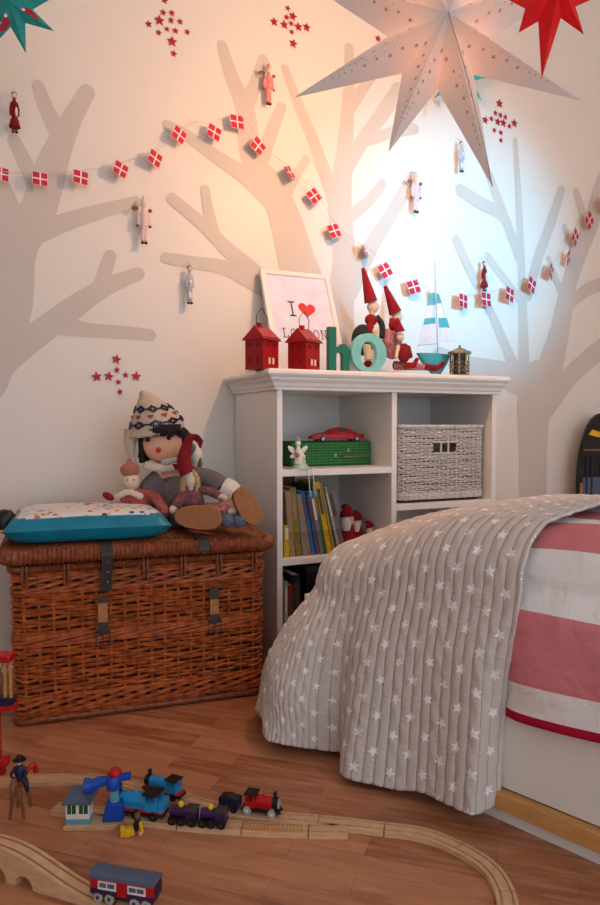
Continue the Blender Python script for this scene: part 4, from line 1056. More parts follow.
# dark arched board at the right edge
x, zb = WALL.px(603, 500, -.12); _, zt = WALL.px(600, 413, -.12)
t = thing('arched_board', 'dark arched picture board with yellow bands behind the bed, cut by the right photo edge', 'picture board', WALL.w(x, -.10), WALL.a)
hw = WALL.px(601, 460, -.10)[0]-WALL.px(578, 460, -.10)[0]; zs = zt-hw*2.2
out = [(-hw, 0), (hw, 0), (hw, zs)]+[(hw*math.cos(a), zs+(zt-zs)*math.sin(a)) for a in [math.pi*i/16 for i in range(1, 16)]]+[(-hw, zs)]
B().prism(out, -.01, .01).obj('board', 'black', t, smooth=False)
z0_ = zt
b = B(); b.prism([(-hw*.62, z0_-.11), (-hw*.45, z0_-.085), (hw*.45, z0_-.12), (hw*.6, z0_-.15), (0, z0_-.13)], -.013, -.010); b.obj('yellow_band', 'yellow', t, smooth=False)
b = B(); b.bb(-hw*.8, hw*.8, -.013, -.010, z0_-.192, z0_-.186); b.obj('horizon_line', 'tanleather', t, smooth=False)
b = B(); b.bb(-hw*.95, hw*.95, -.013, -.010, .60, z0_-.47); b.obj('yellow_base', 'tanleather', t, smooth=False)
for xx in (-.11, -.075, -.01, .03): 
    if abs(xx) < hw: B().bb(xx-.006, xx+.006, -.0145, -.013, z0_-.60, z0_-.22).obj('post', 'navy', t, smooth=False)
B().bb(-hw*.85, hw*.85, -.0135, -.0105, z0_-.42, z0_-.33).obj('water_scene', 'slate', t, smooth=False)

# ------------------------------------------------------------------ wall decorations
def on_wall(px, py, off=-.004): x, z = WALL.px(px, py, off); return x, z
clusters = {
 'in the top left cluster': [(164.5, 0, 3.3), (163.3, 12.5, 2.8), (171.8, 13, 2.8), (159.5, 20.5, 4.6), (171.2, 20.2, 2.8), (180.3, 21.8, 2.8), (148.8, 24, 3.1), (167, 29, 2.4), (175.5, 30.8, 2.8), (187.3, 32, 2.8), (158.8, 32.6, 2.7), (172.2, 41.5, 4.6), (173.8, 53.5, 3)],
 'in the cluster left of the paper star': [(287.8, 8.2, 2.6), (292.9, 16.2, 4), (286.8, 17.2, 2.6), (274.2, 21.8, 3.8), (291.3, 23.5, 2.5), (284.4, 24.7, 3.8), (298.4, 26.8, 3.9), (306.7, 27.2, 3.8), (291.8, 32, 2.4), (293.4, 43.6, 4)],
 'in the cluster right of the paper star': [(499.5, 103.5, 3.8), (495.5, 113, 2.5), (500.5, 115.2, 2.5), (505.4, 117, 2.4), (491.5, 118.8, 2.4), (485.3, 120, 3.5), (497.8, 121.8, 3.5), (503.4, 123, 3.6), (514.4, 123.3, 3.7), (509.5, 126.2, 2.5), (494.4, 130.2, 2.3), (501, 132.6, 2.5), (501, 140.3, 2.3)],
 'in the cluster above the large doll': [(116.5, 359.3, 4.6), (116.9, 370, 3), (125.6, 375, 3), (109, 376.4, 4.6), (136.2, 376.4, 4.6), (96.7, 376.7, 4.8), (118.4, 382, 3), (120, 391.8, 3)],
 'alone against the edge of the white paper star': [(378, 38.6, 3)]}
ordn = ['topmost', 'second from the top', 'third from the top', 'fourth from the top', 'fifth from the top', 'sixth from the top', 'seventh from the top', 'eighth from the top', 'ninth from the top', 'tenth from the top', 'eleventh from the top', 'twelfth from the top', 'thirteenth from the top']
for cn, pts in clusters.items():
    pts = sorted(pts, key=lambda p: p[1])
    for i, (px, py, r) in enumerate(pts):
        x, z = on_wall(px, py); k = WALL.w(x, 0).y/FP
        b = B(); b.prism(star2d(5, r*k*1.15, r*k*.52, random.uniform(-.2, .2)), -.0015, .0015)
        o = b.obj('star_sticker', 'starred', smooth=False); o.location = WALL.w(x, -.004, z); o.rotation_euler = (0, 0, WALL.a)
        where = ordn[i] if len(pts) > 1 else 'the single one'
        if len(pts) > 1 and i == len(pts)-1: where = 'lowest'
        tag(o, 'small red star, %s %s' % (where, cn), 'wall star', 'red wall stars')
# bunting
flags = [(1, 174, -4, 10), (40, 179, -1, 6), (80.5, 177.5, -5, 8), (120.5, 169.5, -20, 14), (155, 158.5, -22, 20), (179, 135, -26, 16), (214, 132.5, -18, 10), (237, 122, 2, 6), (258, 146, -38, 8), (289.5, 172.5, 28, 40), (314, 196, 38, 12), (334, 231, 22, 12), (365, 251, 26, 50), (385, 270.5, 30, 8), (413.5, 287, 18, 4), (437.5, 297, 4, 50), (463, 301, -6, 20), (486, 299.5, -2, 14), (509.5, 294.5, -12, 18), (531.5, 285, -22, 18), (551, 271.5, -20, 35), (568.5, 257.5, -10, 55), (575, 237, -30, 25), (589, 220.5, -38, 18), (604, 205, -35, 10)]
strg = [(-20, 168), (0, 171.5), (40, 172.8), (80, 170.5), (105, 167), (121, 162.5), (154, 152), (170, 141), (182, 128.5), (198, 121), (214, 126), (222, 119), (237, 114), (249, 124), (258, 138), (276, 157), (290, 166), (303, 180), (316, 190), (326, 209), (336, 223), (350, 238), (365, 246), (378, 257), (388, 264), (402, 276), (414, 280), (425, 286), (438, 290), (463, 294.5), (486, 292.5), (508, 288), (530, 279), (550, 266), (562, 252), (570, 240), (584, 222), (593, 213), (610, 198)]
t = thing('flag_bunting', 'string bunting of small red flags with white crosses hanging across the wall', 'bunting', WALL.o, WALL.a)
GO = -.04
pts = []
for px, py in strg: x, z = WALL.px(px, py, GO); pts.append((x, GO, z))
b = B(); b.tube(cr(pts, 3), .0012, 5); b.obj('string', 'string', t)
for px, py, rl, yw in flags:
    x, z = WALL.px(px, py, GO); k = WALL.w(x, GO).y/FP; w, h = 14.6*k, 13.6*k
    Mx = Matrix.Translation((x, GO-.002, z)) @ Matrix.Rotation(R(-rl), 4, 'Y') @ Matrix.Rotation(R(yw), 4, 'Z') @ Matrix.Rotation(R(-6), 4, 'X')
    b = B(); b.T = Mx; n = 6; cz = .0; c1 = w*.075; xc = w*.02
    b.mi = 0
    b.bb(-w/2, w/2, -.0006, .0006, -h/2, h/2); b.mi = 1
    e = .0007
    b.bb(xc-c1/1.6, xc+c1/1.6, -e-.0002, e+.0002, -h/2, h/2); b.bb(-w/2, w/2, -e-.0003, e+.0003, -c1/1.6, c1/1.6)
    for a_, c_ in (((-w/2, -h/2), (w/2, -h/2+.0016)), ((-w/2, h/2-.0016), (w/2, h/2)), ((-w/2, -h/2), (-w/2+.0016, h/2)), ((w/2-.0016, -h/2), (w/2, h/2))): b.bb(a_[0], c_[0], -e, e, a_[1], c_[1])
    b.obj('flag', ['flagred', 'offwhite'], t, smooth=False)
# hanging figure ornaments
orn = [(14, 86, 134, 'red', 'red-robed hanging figure ornament at the left edge, above the bunting'), (143.5, 195, 245, 'jester', 'pink and white jester ornament hanging below the bunting on the left'), (189.5, 260, 305, 'silver', 'slim silver-blue figure ornament hanging left of the bookcase'), (268.5, 62, 106, 'jester2', 'red-chequered jester ornament hanging above the bunting near the paper star'), (416, 170, 214, 'jester', 'pink jester ornament hanging in the bluish light below the paper star'), (461.5, 137, 173, 'silver', 'small silvery figure ornament beside the long tip of the paper star'), (484.5, 257, 292, 'red', 'dark red figure ornament hanging just above the bunting on the right')]
for px, pa, pb, kind, lab in orn:
    x, z1_ = WALL.px(px, pa, -.035); _, z0_ = WALL.px(px, pb, -.035); H_ = z1_-z0_
    t = thing('hanging_ornament', lab, 'ornament', WALL.w(x, -.035, z0_), WALL.a, 'figure ornaments on the wall')
    def e(a, c, d=0): return (a*H_, d*H_, c*H_)
    jest = kind.startswith('jest'); wd = .082 if jest else .05
    coat = {'red': 'crimson', 'jester': 'plaid', 'silver': 'silverblue', 'jester2': 'plaid'}[kind]
    mc = mat('pink_motley', (214, 170, 176), .7, rgb2=(236, 222, 222), nscale=220, detail=1) if kind == 'jester' else (mat('red_motley', (206, 44, 50), .7, rgb2=(236, 190, 184), nscale=220, detail=1) if kind == 'jester2' else M[coat])
    b = B(); b.ball(e(0, .80), (H_*.055, H_*.05, H_*.065)); b.tube([e(0, .74), e(0, .62), e(0, .45), e(0, .3)], [H_*.03, H_*wd, H_*wd*.95, H_*wd*.8], 12)
    b.tube([e(-.03, .34), e(-.035, .08)], H_*.035); b.tube([e(.03, .34), e(.035, .08)], H_*.035)
    b.tube([e(-wd, .66), e(-wd-.03, .5), e(-wd-.02, .38)], H_*.028); b.tube([e(wd, .66), e(wd+.03, .5), e(wd+.02, .38)], H_*.028)
    b.obj('figure_body', mc, t, remesh=max(.0022, H_*.016))
    B().ball(e(0, .80, -.012), (H_*.05, H_*.05, H_*.06)).obj('face', 'paleskin', t)
    b = B(); b.tube([e(0, .84), e(.0, .93), e(.01, 1.0)], [H_*.06, H_*.03, H_*.008]) if jest else b.ball(e(0, .835, .01), (H_*.06, H_*.055, H_*.05)); b.obj('hat' if jest else 'hair', mc if jest else 'brown', t)
    b = B(); b.ball(e(-.035, .04, -.02), (H_*.035, H_*.05, H_*.03)); b.ball(e(.035, .04, -.02), (H_*.035, H_*.05, H_*.03)); b.obj('shoes', 'dark', t)
    if jest:
        b = B(); b.ball(e(-.17, .72), (H_*.07, H_*.03, H_*.05)); b.ball(e(.13, .70), (H_*.04, H_*.03, H_*.04)); b.ball(e(-.13, .38), (H_*.03,)*3); b.ball(e(.13, .38), (H_*.03,)*3); b.obj('cap_tip', 'brown', t)
    elif kind == 'red':
        b = B(); b.ball(e(.035, .45, -.05), (H_*.03, H_*.03, H_*.1)); b.obj('apron', 'offwhite', t); B().tube([e(0, .3), e(0, .14)], [H_*.08, H_*.12]).obj('skirt', coat, t)
    else:
        b = B(); b.ball(e(0, .5, -.06), (H_*.035, H_*.03, H_*.06)); b.ball(e(0, .2, -.04), (H_*.05, H_*.03, H_*.08)); b.obj('apron', 'offwhite', t)
    b = B(); b.tube([(0, 0, H_*.9), (0, .033, H_*1.02)], .0006, 4); b.obj('hook', 'dark', t)

# ------------------------------------------------------------------ hanging stars
def facet_star(b, n, Rt, Rv, depth, rot, tips=None, front=True):
    """double-sided faceted paper star around the origin, facing -y"""
    for i in range(n):
        a = rot+2*math.pi*i/n; rt, dy = (tips[i] if tips and tips[i] else (Rt, 0)); a_l = a-math.pi/n; a_r = a+math.pi/n
        T_ = (rt*math.cos(a), dy, rt*math.sin(a)); VL = (Rv*math.cos(a_l), 0, Rv*math.sin(a_l)); VR = (Rv*math.cos(a_r), 0, Rv*math.sin(a_r))
        A_ = (0, -depth, 0); Z_ = (0, depth, 0)
        b.add([A_, T_, VL, VR, Z_], [(0, 2, 1), (0, 1, 3), (4, 1, 2), (4, 3, 1)])
SY = 2.1
cS = aty(439, 37, SY); kS = SY/FP
t = thing('star_lamp', 'large white eight-pointed paper star lamp hanging at the top, lit from inside', 'star lamp', cS, 0)
tipdef = [(297, 95), (390, 148), (493, 181), (579, 98)]
# tip angles measured from photo, the rest spaced evenly
ang0 = R(-158+0)
tips = [None]*8
n8 = 8; rot8 = R(180+22.5)              # first tip lower left
pt = {}
for i, (tx, ty) in enumerate(tipdef):
    dx, dz = (tx-439)*kS, -(ty-37)*kS; pt[i] = (math.hypot(dx, dz), math.atan2(dz, dx) % (2*math.pi))
angs = [pt[i][1] if i in pt else None for i in range(8)]
for i in range(4, 8): angs[i] = pt[3][1]+(2*math.pi-(pt[3][1]-pt[0][1]))*(i-3)/5
rads = [pt[i][0] if i in pt else 153*kS for i in range(8)]
DEP, RV = .125, 50*kS
val = [(angs[i]+((angs[(i+1) % 8]-angs[i]) % (2*math.pi))/2) for i in range(8)]
b = B(); facets = []
for i in range(8):
    a = angs[i]; T_ = Vector((rads[i]*math.cos(a), .0, rads[i]*math.sin(a))); vl = val[i-1]; vr = val[i]
    VL = Vector((RV*math.cos(vl), 0, RV*math.sin(vl))); VR = Vector((RV*math.cos(vr), 0, RV*math.sin(vr))); A_ = Vector((0, -DEP, 0)); Z_ = Vector((0, DEP, 0))
    b.add([A_, T_, VL, VR], [(0, 2, 1), (0, 1, 3)]); facets += [(A_, T_, VL), (A_, T_, VR)]
b.obj('paper_shade', 'starpaper', t, smooth=False, solid=.0008)
STARROW = [(a_, c_, r_*1.4) for a_, c_, r_ in ((.22, .55, .0052), (.30, .42, .0042), (.38, .5, .005), (.46, .36, .0042), (.54, .42, .0045), (.62, .34, .0026), (.66, .28, .0026), (.70, .32, .0022), (.74, .25, .0022), (.34, .2, .0016), (.40, .18, .0016), (.46, .16, .0016), (.52, .15, .0016), (.58, .14, .0016))]
b = B()
for A_, T_, V_ in facets:                # rows of little star cut-outs
    n_ = (T_-A_).cross(V_-A_).normalized()
    if n_.y > 0: n_ = -n_
    xax = (T_-A_).normalized(); Mx = Matrix((xax, n_*-1, xax.cross(-n_))).transposed().to_4x4()
    for s_, w_, r in STARROW:
        mid = A_.lerp(T_, s_); p_ = mid+((V_-mid)-(xax*(V_-mid).dot(xax)))*w_*(1-s_)*1.0+n_*.0008
        b.T = Matrix.Translation(p_) @ Mx; b.prism(star2d(5, r, r*.5), -.0003, .0003)
b.T = Matrix.Identity(4); b.obj('cut_out_stars', 'cutout', t, smooth=False)['kind'] = 'stuff'
A_, T_ = Vector((0, -DEP, 0)), facets[4][1]
b = B(); b.tube(cr([A_+Vector((0, -.002, 0)), A_.lerp(T_, .35)+Vector((.006, -.004, 0)), A_.lerp(T_, .75)+Vector((.004, -.003, 0)), T_], 5), .0015, 6); b.obj('seam', 'cutout', t)
b = B(); b.tube([(0, 0, RV*.5), (0, 0, 3.4-cS.z)], .003); b.obj('cord', 'white', t)
def bulb_mat():
    m = bpy.data.materials.new('warm_bulb'); m.use_nodes = True; nt = m.node_tree; e = nt.nodes.new('ShaderNodeEmission'); e.inputs[0].default_value = (1, .62, .3, 1); e.inputs[1].default_value = 12
    nt.links.new(e.outputs[0], nt.nodes['Material Output'].inputs[0]); return m
B().ball((0, 0, .0), (.02, .02, .028)).obj('bulb', bulb_mat(), t)
# red paper star
SYR = 1.75; kR = SYR/FP; cR = aty(553, -6, SYR)
t = thing('paper_star', 'bright red folded paper star hanging at the top right corner', 'paper star', cR, 0)
b = B(); tl = [(-33, -37), (-10, -81), (31, -39), (62, 5), (34, 50), (0, 60), (-36, 48), (-60, 3)]; vl = [(-14, -26), (8, -23), (22, -12), (24, 12), (8, 24), (-10, 24), (-26, 10), (-27, -14)]
for i, (tx, tz) in enumerate(tl):
    T_ = (tx*kR, 0, tz*kR); VL = (vl[i-1][0]*kR, 0, vl[i-1][1]*kR); VR = (vl[i][0]*kR, 0, vl[i][1]*kR)
    b.add([(0, -.045, 0), T_, VL, VR, (0, .045, 0)], [(0, 2, 1), (0, 1, 3), (4, 1, 2), (4, 3, 1)])
b.obj('paper_body', 'redpaper', t, smooth=False)
B().tube([(0, 0, .02), (0, 0, 3.4-cR.z)], .0012).obj('thread', 'string', t)
# teal patchwork stars
def patch_star(label, px, py, Y, rpx, rot, n=8):
    k = Y/FP; c = aty(px, py, Y); t = thing('fabric_star', label, 'fabric star', c, 0, 'teal patchwork stars')
    b = B(); Rt, Rv, dp = rpx*k, rpx*k*.42, rpx*k*.16; facet_star(b, n, Rt, Rv, dp, rot); b.obj('star_body', 'tealfab', t, smooth=False)
    for i in range(0, n, 2):
        b = B(); a = rot+2*math.pi*i/n; T_ = Vector((Rt*math.cos(a), 0, Rt*math.sin(a))); V_ = Vector((Rv*math.cos(a-math.pi/n), 0, Rv*math.sin(a-math.pi/n))); A_ = Vector((0, -dp, 0))
        V2 = Vector((Rv*math.cos(a+math.pi/n), 0, Rv*math.sin(a+math.pi/n)))
        p = [A_.lerp(T_, .18), A_.lerp(T_, .62), V_*.99+T_*.0, V_.lerp(A_, .5)]
        off = Vector((0, -.0022, 0)); tri = [A_.lerp(T_, .2)+off, A_.lerp(T_, .66)+off, (V2*.9).lerp(T_, .22)+Vector((0, -.003, 0)), V2.lerp(A_, .15)*.95+off]
        b.add(tri+[q_+Vector((0, .002, 0)) for q_ in tri], [(0, 1, 2, 3), (7, 6, 5, 4), (0, 4, 5, 1), (1, 5, 6, 2), (2, 6, 7, 3), (3, 7, 4, 0)]); b.obj('dotted_patch', 'reddots', t, smooth=False)
    B().tube([(0, 0, 0), (0, 0, 3.4-c.z)], .001).obj('thread', 'string', t)
patch_star('teal fabric star with red dotted patches hanging at the top left corner', 13, 7, 2.1, 46, R(-30), 8)
patch_star('teal and red fabric star half hidden behind the white paper star', 459, 75, 3.05, 33, R(-2), 8)

# ------------------------------------------------------------------ wooden railway
TP = [(-.02, 0), (-.02, .011), (-.0185, .012), (-.0125, .012), (-.0125, .0085), (-.0085, .0085), (-.0085, .012), (.0085, .012), (.0085, .0085), (.0125, .0085), (.0125, .012), (.0185, .012), (.02, .011), (.02, 0)]
def track(label, pxs, z=.0, k=8):
    pts = [atz(px, py, .012) for px, py in pxs]; pts = [Vector((p_.x, p_.y, z)) for p_ in pts]
    o_ = pts[0].copy(); b = B(); b.sweep([p_-o_ for p_ in cr(pts, k)], TP); o = b.obj('wooden_track', 'track', smooth=False); o.location = o_
    tag(o, label, 'toy track', 'wooden railway track pieces'); return o
track('long wooden track piece running behind the blue crane to the left edge', [(-12, 780), (30, 778), (75, 777.5), (112, 779)])
track('wooden track piece under the rear blue engine', [(113, 779.2), (145, 786), (185, 798)])
track('wooden track piece under the front blue engine, starting left of the signal box', [(55, 806), (100, 811), (150, 817), (179, 820.5)])
track('wooden track piece under the purple engines', [(180, 820.6), (210, 823.5), (242, 825.5)])
track('wooden track piece under the red engine', [(186, 798.3), (225, 808), (262, 814), (318, 819)])
o = track('wooden track piece with ridged ladder pattern in front of the red engine', [(243, 825.6), (270, 827), (308, 828.2)])
b = B()
for i in range(16):
    p_ = atz(246+i*3.7, 825.7+i*.17, .0128)-o.location; b.box(p_.x, p_.y, .0124, .004, .034, .0012, rot=(0, 0, -.03))
b.obj('ladder_ridges', 'pine', o, smooth=False)
track('wooden junction track piece where the two lines meet', [(319, 819.2), (345, 822), (384, 826.5)])
track('straight front leg of the wooden junction', [(309, 828.2), (330, 828.6), (347, 828.6)])
track('first curved wooden track piece after the junction', [(385, 826.8), (412, 830), (436, 836), (459, 846)])
track('second curved wooden track piece bending towards the camera', [(459.8, 846.4), (480, 858), (495, 872), (505, 890)])
track('last curved wooden track piece at the bottom edge of the photo', [(505.3, 890.8), (508, 905), (506, 922), (498, 940)])
# ascending bridge piece
pA = atz(112, 906, .0); pB0 = atz(0, 841, .066); dirv = Vector((pB0.x-pA.x, pB0.y-pA.y, 0)); Lb = dirv.length*1.15; dirv.normalize()
t_o = pA; yaw = math.atan2(dirv.y, dirv.x)
top = [(Lb*i/24, .012+.054*sm(.05, .82, i/24)) for i in range(25)]
bot = [(Lb, 0)]
def arch(c, r, h): return [(c+r*math.cos(a), h*math.sin(a)) for a in [math.pi*i/12 for i in range(13)]]
bot += [(Lb*.98, 0)]+arch(Lb*.86, .03, .034)+arch(Lb*.62, .022, .024)+[(.0, 0)]
out = top+bot
b = B(); b.prism(out, -.02, .02)
b2 = B()
for s_ in (-.0105, .0105):
    b2.sweep([(x, s_, z+.0002) for x, z in top], [(-.002, -.001), (.002, -.001), (.002, .0006), (-.002, .0006)])
t = thing('bridge_ramp', 'wooden railway bridge ramp with arches descending from the left edge', 'toy bridge ramp', pA, yaw)
b.obj('ramp', 'track', t, smooth=False); b2.obj('rail_groove', 'track2', t, smooth=False)
track('wooden track piece under the red, white and blue train carriage', [(112, 908), (135, 915), (165, 925)])

# vehicles
def vehicle(name, label, pa, pb, group=None, z=.0125, cat='toy train'):
    A_, Z_ = atz(*pa, z), atz(*pb, z); d = Z_-A_; return thing(name, label, cat, ((A_.x+Z_.x)/2, (A_.y+Z_.y)/2, z), math.atan2(d.y, d.x), group), d.length
def wheels(t, xs, r, m='black', hub=None, wy=.0135):
    for x in xs:
        for s_ in (-1, 1):
            b = B(); b.cyl((x, s_*(wy-.003), r), (x, s_*(wy+.003), r), r, n=20); w = b.obj('wheel', m, t)
            b = B(); b.cyl((x, s_*(wy+.0025), r), (x, s_*(wy+.0042), r), r*.35, n=12); b.obj('hub', hub or 'dark', w)
def engine(label, pa, pb, body, cab, wheel='black', trim='red', hub=None, fac='greyface', fronted=-1, tender=False, plate=True, low=.0):
    t, L_ = vehicle('toy_engine', label, pa, pb, 'toy steam engines'); f = fronted  # f=-1: smokebox towards local -x
    b = B(); b.bb(-L_/2, L_/2, -.014, .014, .008, .014); b.obj('chassis', 'black', t, smooth=False, bevel=.001)
    b = B(); b.bb(-L_/2+.002, L_/2-.002, -.016, .016, .0135, .0165); b.obj('running_board', trim, t, smooth=False, bevel=.0008)
    x0 = f*L_*.46; x1 = -f*L_*.12
    b = B(); b.tube([(x0+(-f)*.012, 0, .0285), (x1, 0, .0285)], .0125, 20); b.bb(min(x0*.8, x1), max(x0*.8, x1), -.011, .011, .015, .024)
    b.obj('boiler', body, t)
    b = B(); b.tube([(x0+f*.0005, 0, .0285), (x0-f*.013, 0, .0285)], .0128, 20); b.obj('smokebox', 'black', t)
    if fac:
        b = B(); b.tube([(x0+f*.002, 0, .0285), (x0, 0, .0285)], .0112, 20); b.obj('front_plate', fac, t)
    cx_ = -f*L_*.26; w_ = L_*.26
    b = B(); b.bb(cx_-w_/2, cx_+w_/2, -.0145, .0145, .0165, .032)
    for sx in (-1, 1):
        for sy in (-1, 1): b.bb(cx_+sx*w_/2-.002*(sx+1)/1, cx_+sx*w_/2-.002*(sx-1)/1, sy*.0145-.0012, sy*.0145+.0012, .032, .044)
    b.obj('cab', cab, t, smooth=False)
    b = B(); b.bb(cx_-w_/2-.003, cx_+w_/2+.003, -.0165, .0165, .044, .0475); b.obj('cab_roof', 'black', t, bevel=.0015)
    b = B(); b.lathe([(.0042, .038), (.004, .048), (.0055, .052), (.005, .0535)], (x0-f*.008, 0, 0), 12); b.obj('funnel', 'black', t)
    b = B(); b.ball((f*L_*.08, 0, .041), (.005, .005, .006)); b.obj('dome', body, t)
    b = B()
    for sy in (-.008, .008): b.cyl((f*L_/2, sy, .0115), (f*(L_/2+.004), sy, .0115), .003)
    b.obj('buffers', 'black', t)
    if tender:
        b = B(); b.bb(-f*L_*.5+(-f)*0-.0, -f*L_*.40, -.0145, .0145, .0165, .034) if f > 0 else b.bb(L_*.40, L_*.5, -.0145, .0145, .0165, .034); b.obj('coal_bunker', cab, t, smooth=False)
    wheels(t, [-L_*.32, 0, L_*.32] if L_ > .1 else [-L_*.33, L_*.33], .0085 if wheel == 'black' else .0095, wheel, hub)
    return t
engine('pale blue toy engine, the rear one beside the crane', (146, 790), (183, 800), 'skyblue', 'skyblue', trim='red', low=0)
engine('larger bright blue toy engine with red frame behind the crane', (119, 812), (161, 817.5), 'skyblue', 'skyblue', trim='red', tender=True).scale = (1.25, 1.25, 1.25)
engine('red toy engine with white wheels, rightmost on the track', (280, 816), (243, 810), 'red', 'red', wheel='greyface', trim='black', hub='offwhite')
# dark blue tender behind red engine
t, L_ = vehicle('toy_wagon', 'small dark blue toy coal wagon coupled behind the red engine', (221, 807), (240, 810.5), 'toy wagons')
B().bb(-L_/2, L_/2, -.014, .014, .009, .03).obj('wagon_body', 'navy', t, bevel=.001, smooth=False); B().ball((0, 0, .03), (L_*.45, .012, .008)).obj('coal', 'black', t); wheels(t, [-L_*.3, L_*.3], .0075)
# purple double engine
for (pa, pb, lab) in (((170, 821), (198, 824), 'dark purple toy engine with yellow bell, left one of the pair'), ((200, 824), (227, 826), 'dark purple toy engine with yellow bell, right one of the pair')):
    t, L_ = vehicle('toy_engine', lab, pa, pb, 'dark purple engines')
    B().bb(-L_/2, L_/2, -.014, .014, .008, .015).obj('chassis', 'black', t, bevel=.001, smooth=False)
    b = B(); b.tube([(-L_*.45, 0, .026), (L_*.2, 0, .026)], .0115, 18); b.obj('boiler', 'purple', t)
    b = B(); b.bb(L_*.12, L_*.48, -.014, .014, .015, .034); b.obj('cab', 'purple', t, smooth=False, bevel=.001)
    B().bb(L_*.08, L_*.5, -.016, .016, .034, .037).obj('cab_roof', 'dark', t, bevel=.001, smooth=False)
    b = B(); b.ball((-L_*.1, 0, .041), (.0062, .0062, .008)); b.cyl((-L_*.1, 0, .034), (-L_*.1, 0, .04), .005); b.obj('bell', 'yellow', t)
    b = B(); b.cyl((-L_*.46, 0, .026), (-L_*.49, 0, .026), .0095, n=16); b.obj('front_plate', 'red' if pa[0] < 190 else 'greyface', t)
    wheels(t, [-L_*.36, -.002, L_*.34], .0095)
# carriage
pa, pb = atz(95, 895, .0125), atz(158, 906, .0125)
d = pb-pa; L_ = .122; cc = (pa+pb)/2
_c = t = thing('toy_carriage', 'red, white and blue toy underground carriage with grey roof at the bottom edge', 'toy train carriage', (cc.x, cc.y, .0125), math.atan2(d.y, d.x))
b = B(); b.mi = 0; b.bb(-L_/2, L_/2, -.0165, .0165, .014, .023); b.obj('lower_panel', 'purple', t, smooth=False, bevel=.001)
B().bb(-L_/2, L_/2, -.016, .016, .023, .041).obj('upper_panel', 'red', t, smooth=False, bevel=.001)
for x0_, x1_ in ((-.045, -.010), (.012, .046)):
    b = B(); b.bb(x0_, x1_, -.0172, .0172, .0235, .037); w_ = b.obj('window_band', 'offwhite', t, smooth=False)
    for k in range(2):
        xx = x0_+(x1_-x0_)*(.28+.44*k); B().bb(xx-.0065, xx+.0065, -.0176, .0176, .0275, .0345).obj('window', 'slate', w_, smooth=False)
b = B(); b.bb(-.008, .010, -.0172, .0172, .016, .037); b.obj('door', 'red', t, smooth=False)
out = [(.0, .049)]; prof2 = [(-.0175, .040), (-.0165, .045), (-.009, .0495), (.009, .0495), (.0165, .045), (.0175, .040)]
b = B(); b.sweep([(-L_/2-.001, 0, 0), (L_/2+.001, 0, 0)], prof2); b.obj('roof', 'slate', t, smooth=False)
B().bb(L_/2, L_/2+.002, -.012, .012, .026, .038).obj('end_window', 'navy', t, smooth=False)
B().bb(-L_/2+.004, L_/2-.004, -.013, .013, .008, .014).obj('chassis', 'black', t, smooth=False)
wheels(t, [-.046, -.024, .024, .046], .0085, 'greyface', 'dark')

_c.scale = (1.05, 1.1, 1.15)
# signal box with crane
pc = atz(92, 828, 0); t = thing('toy_crane', 'blue toy water crane with red knob beside a little signal box on wooden base', 'toy crane', pc, R(2))
k1 = pc.y/FP
W_ = 58*k1
out = [(-W_*.48, -.012), (W_*.42, -.012), (W_*.62, .034), (-W_*.34, .034)]
vs = [(x, y, 0) for x, y in out]+[(x, y, .012) for x, y in out]
B().add(vs, [(3, 2, 1, 0), (4, 5, 6, 7), (0, 1, 5, 4), (1, 2, 6, 5), (2, 3, 7, 6), (3, 0, 4, 7)]).obj('wooden_base', 'track', t, smooth=False, bevel=.002)
hx = -W_*.22
h_ = thing  # noqa
B().bb(hx-.028, hx+.024, -.006, .026, .0125, .024).obj('house_plinth', 'ltblue', t, smooth=False)
B().bb(hx-.028, hx+.024, -.006, .026, .024, .060).obj('house_wall', 'offwhite', t, smooth=False)
for xx in (-.015, .011):
    w_ = B().bb(hx+xx-.0095, hx+xx+.0095, -.0068, -.0055, .036, .057).obj('window', 'green', t, smooth=False)
    B().bb(hx+xx-.0006, hx+xx+.0006, -.0074, -.0067, .036, .057).obj('glazing_bar', 'offwhite', w_, smooth=False)
b = B(); b.add([(hx-.035, -.014, .059), (hx+.030, -.014, .059), (hx+.038, .034, .075), (hx-.022, .034, .075), (hx-.035, -.014, .065), (hx+.030, -.014, .065), (hx+.038, .034, .081), (hx-.022, .034, .081)], [(3, 2, 1, 0), (4, 5, 6, 7), (0, 1, 5, 4), (1, 2, 6, 5), (2, 3, 7, 6), (3, 0, 4, 7)]); b.obj('house_roof', 'slate', t, smooth=False, bevel=.001)
cx_ = W_*.36
b = B(); b.prism([(cx_-.024, .0125), (cx_+.024, .0125), (cx_+.020, .055), (cx_-.014, .055)], -.002, .028); b.obj('crane_base', 'blue', t, smooth=False, bevel=.003)
B().cyl((cx_+.002, .012, .05), (cx_+.002, .012, .085), .0105, n=20).obj('crane_column', 'ltblue', t)
B().lathe([(.014, .082), (.017, .088), (.018, .106), (.014, .112), (0, .113)], (cx_, .012, 0)).obj('turret', 'blue', t)
b = B(); b.tube(cr([(cx_+.005, .012, .103), (cx_-.025, .010, .101), (cx_-.045, .008, .094), (cx_-.062, .008, .092)], 4), [.009, .0095, .010, .0105, .011, .0115, .012, .0125, .013, .0145, .016, .017, .017], 16); b.tube([(cx_+.005, .012, .104), (cx_+.022, .012, .109), (cx_+.038, .012, .112)], [.009, .009, .009], 14)
b.obj('crane_arm', 'blue', t)
B().ball((cx_+.004, .012, .119), (.0145, .0145, .012)).obj('knob', 'red', t)
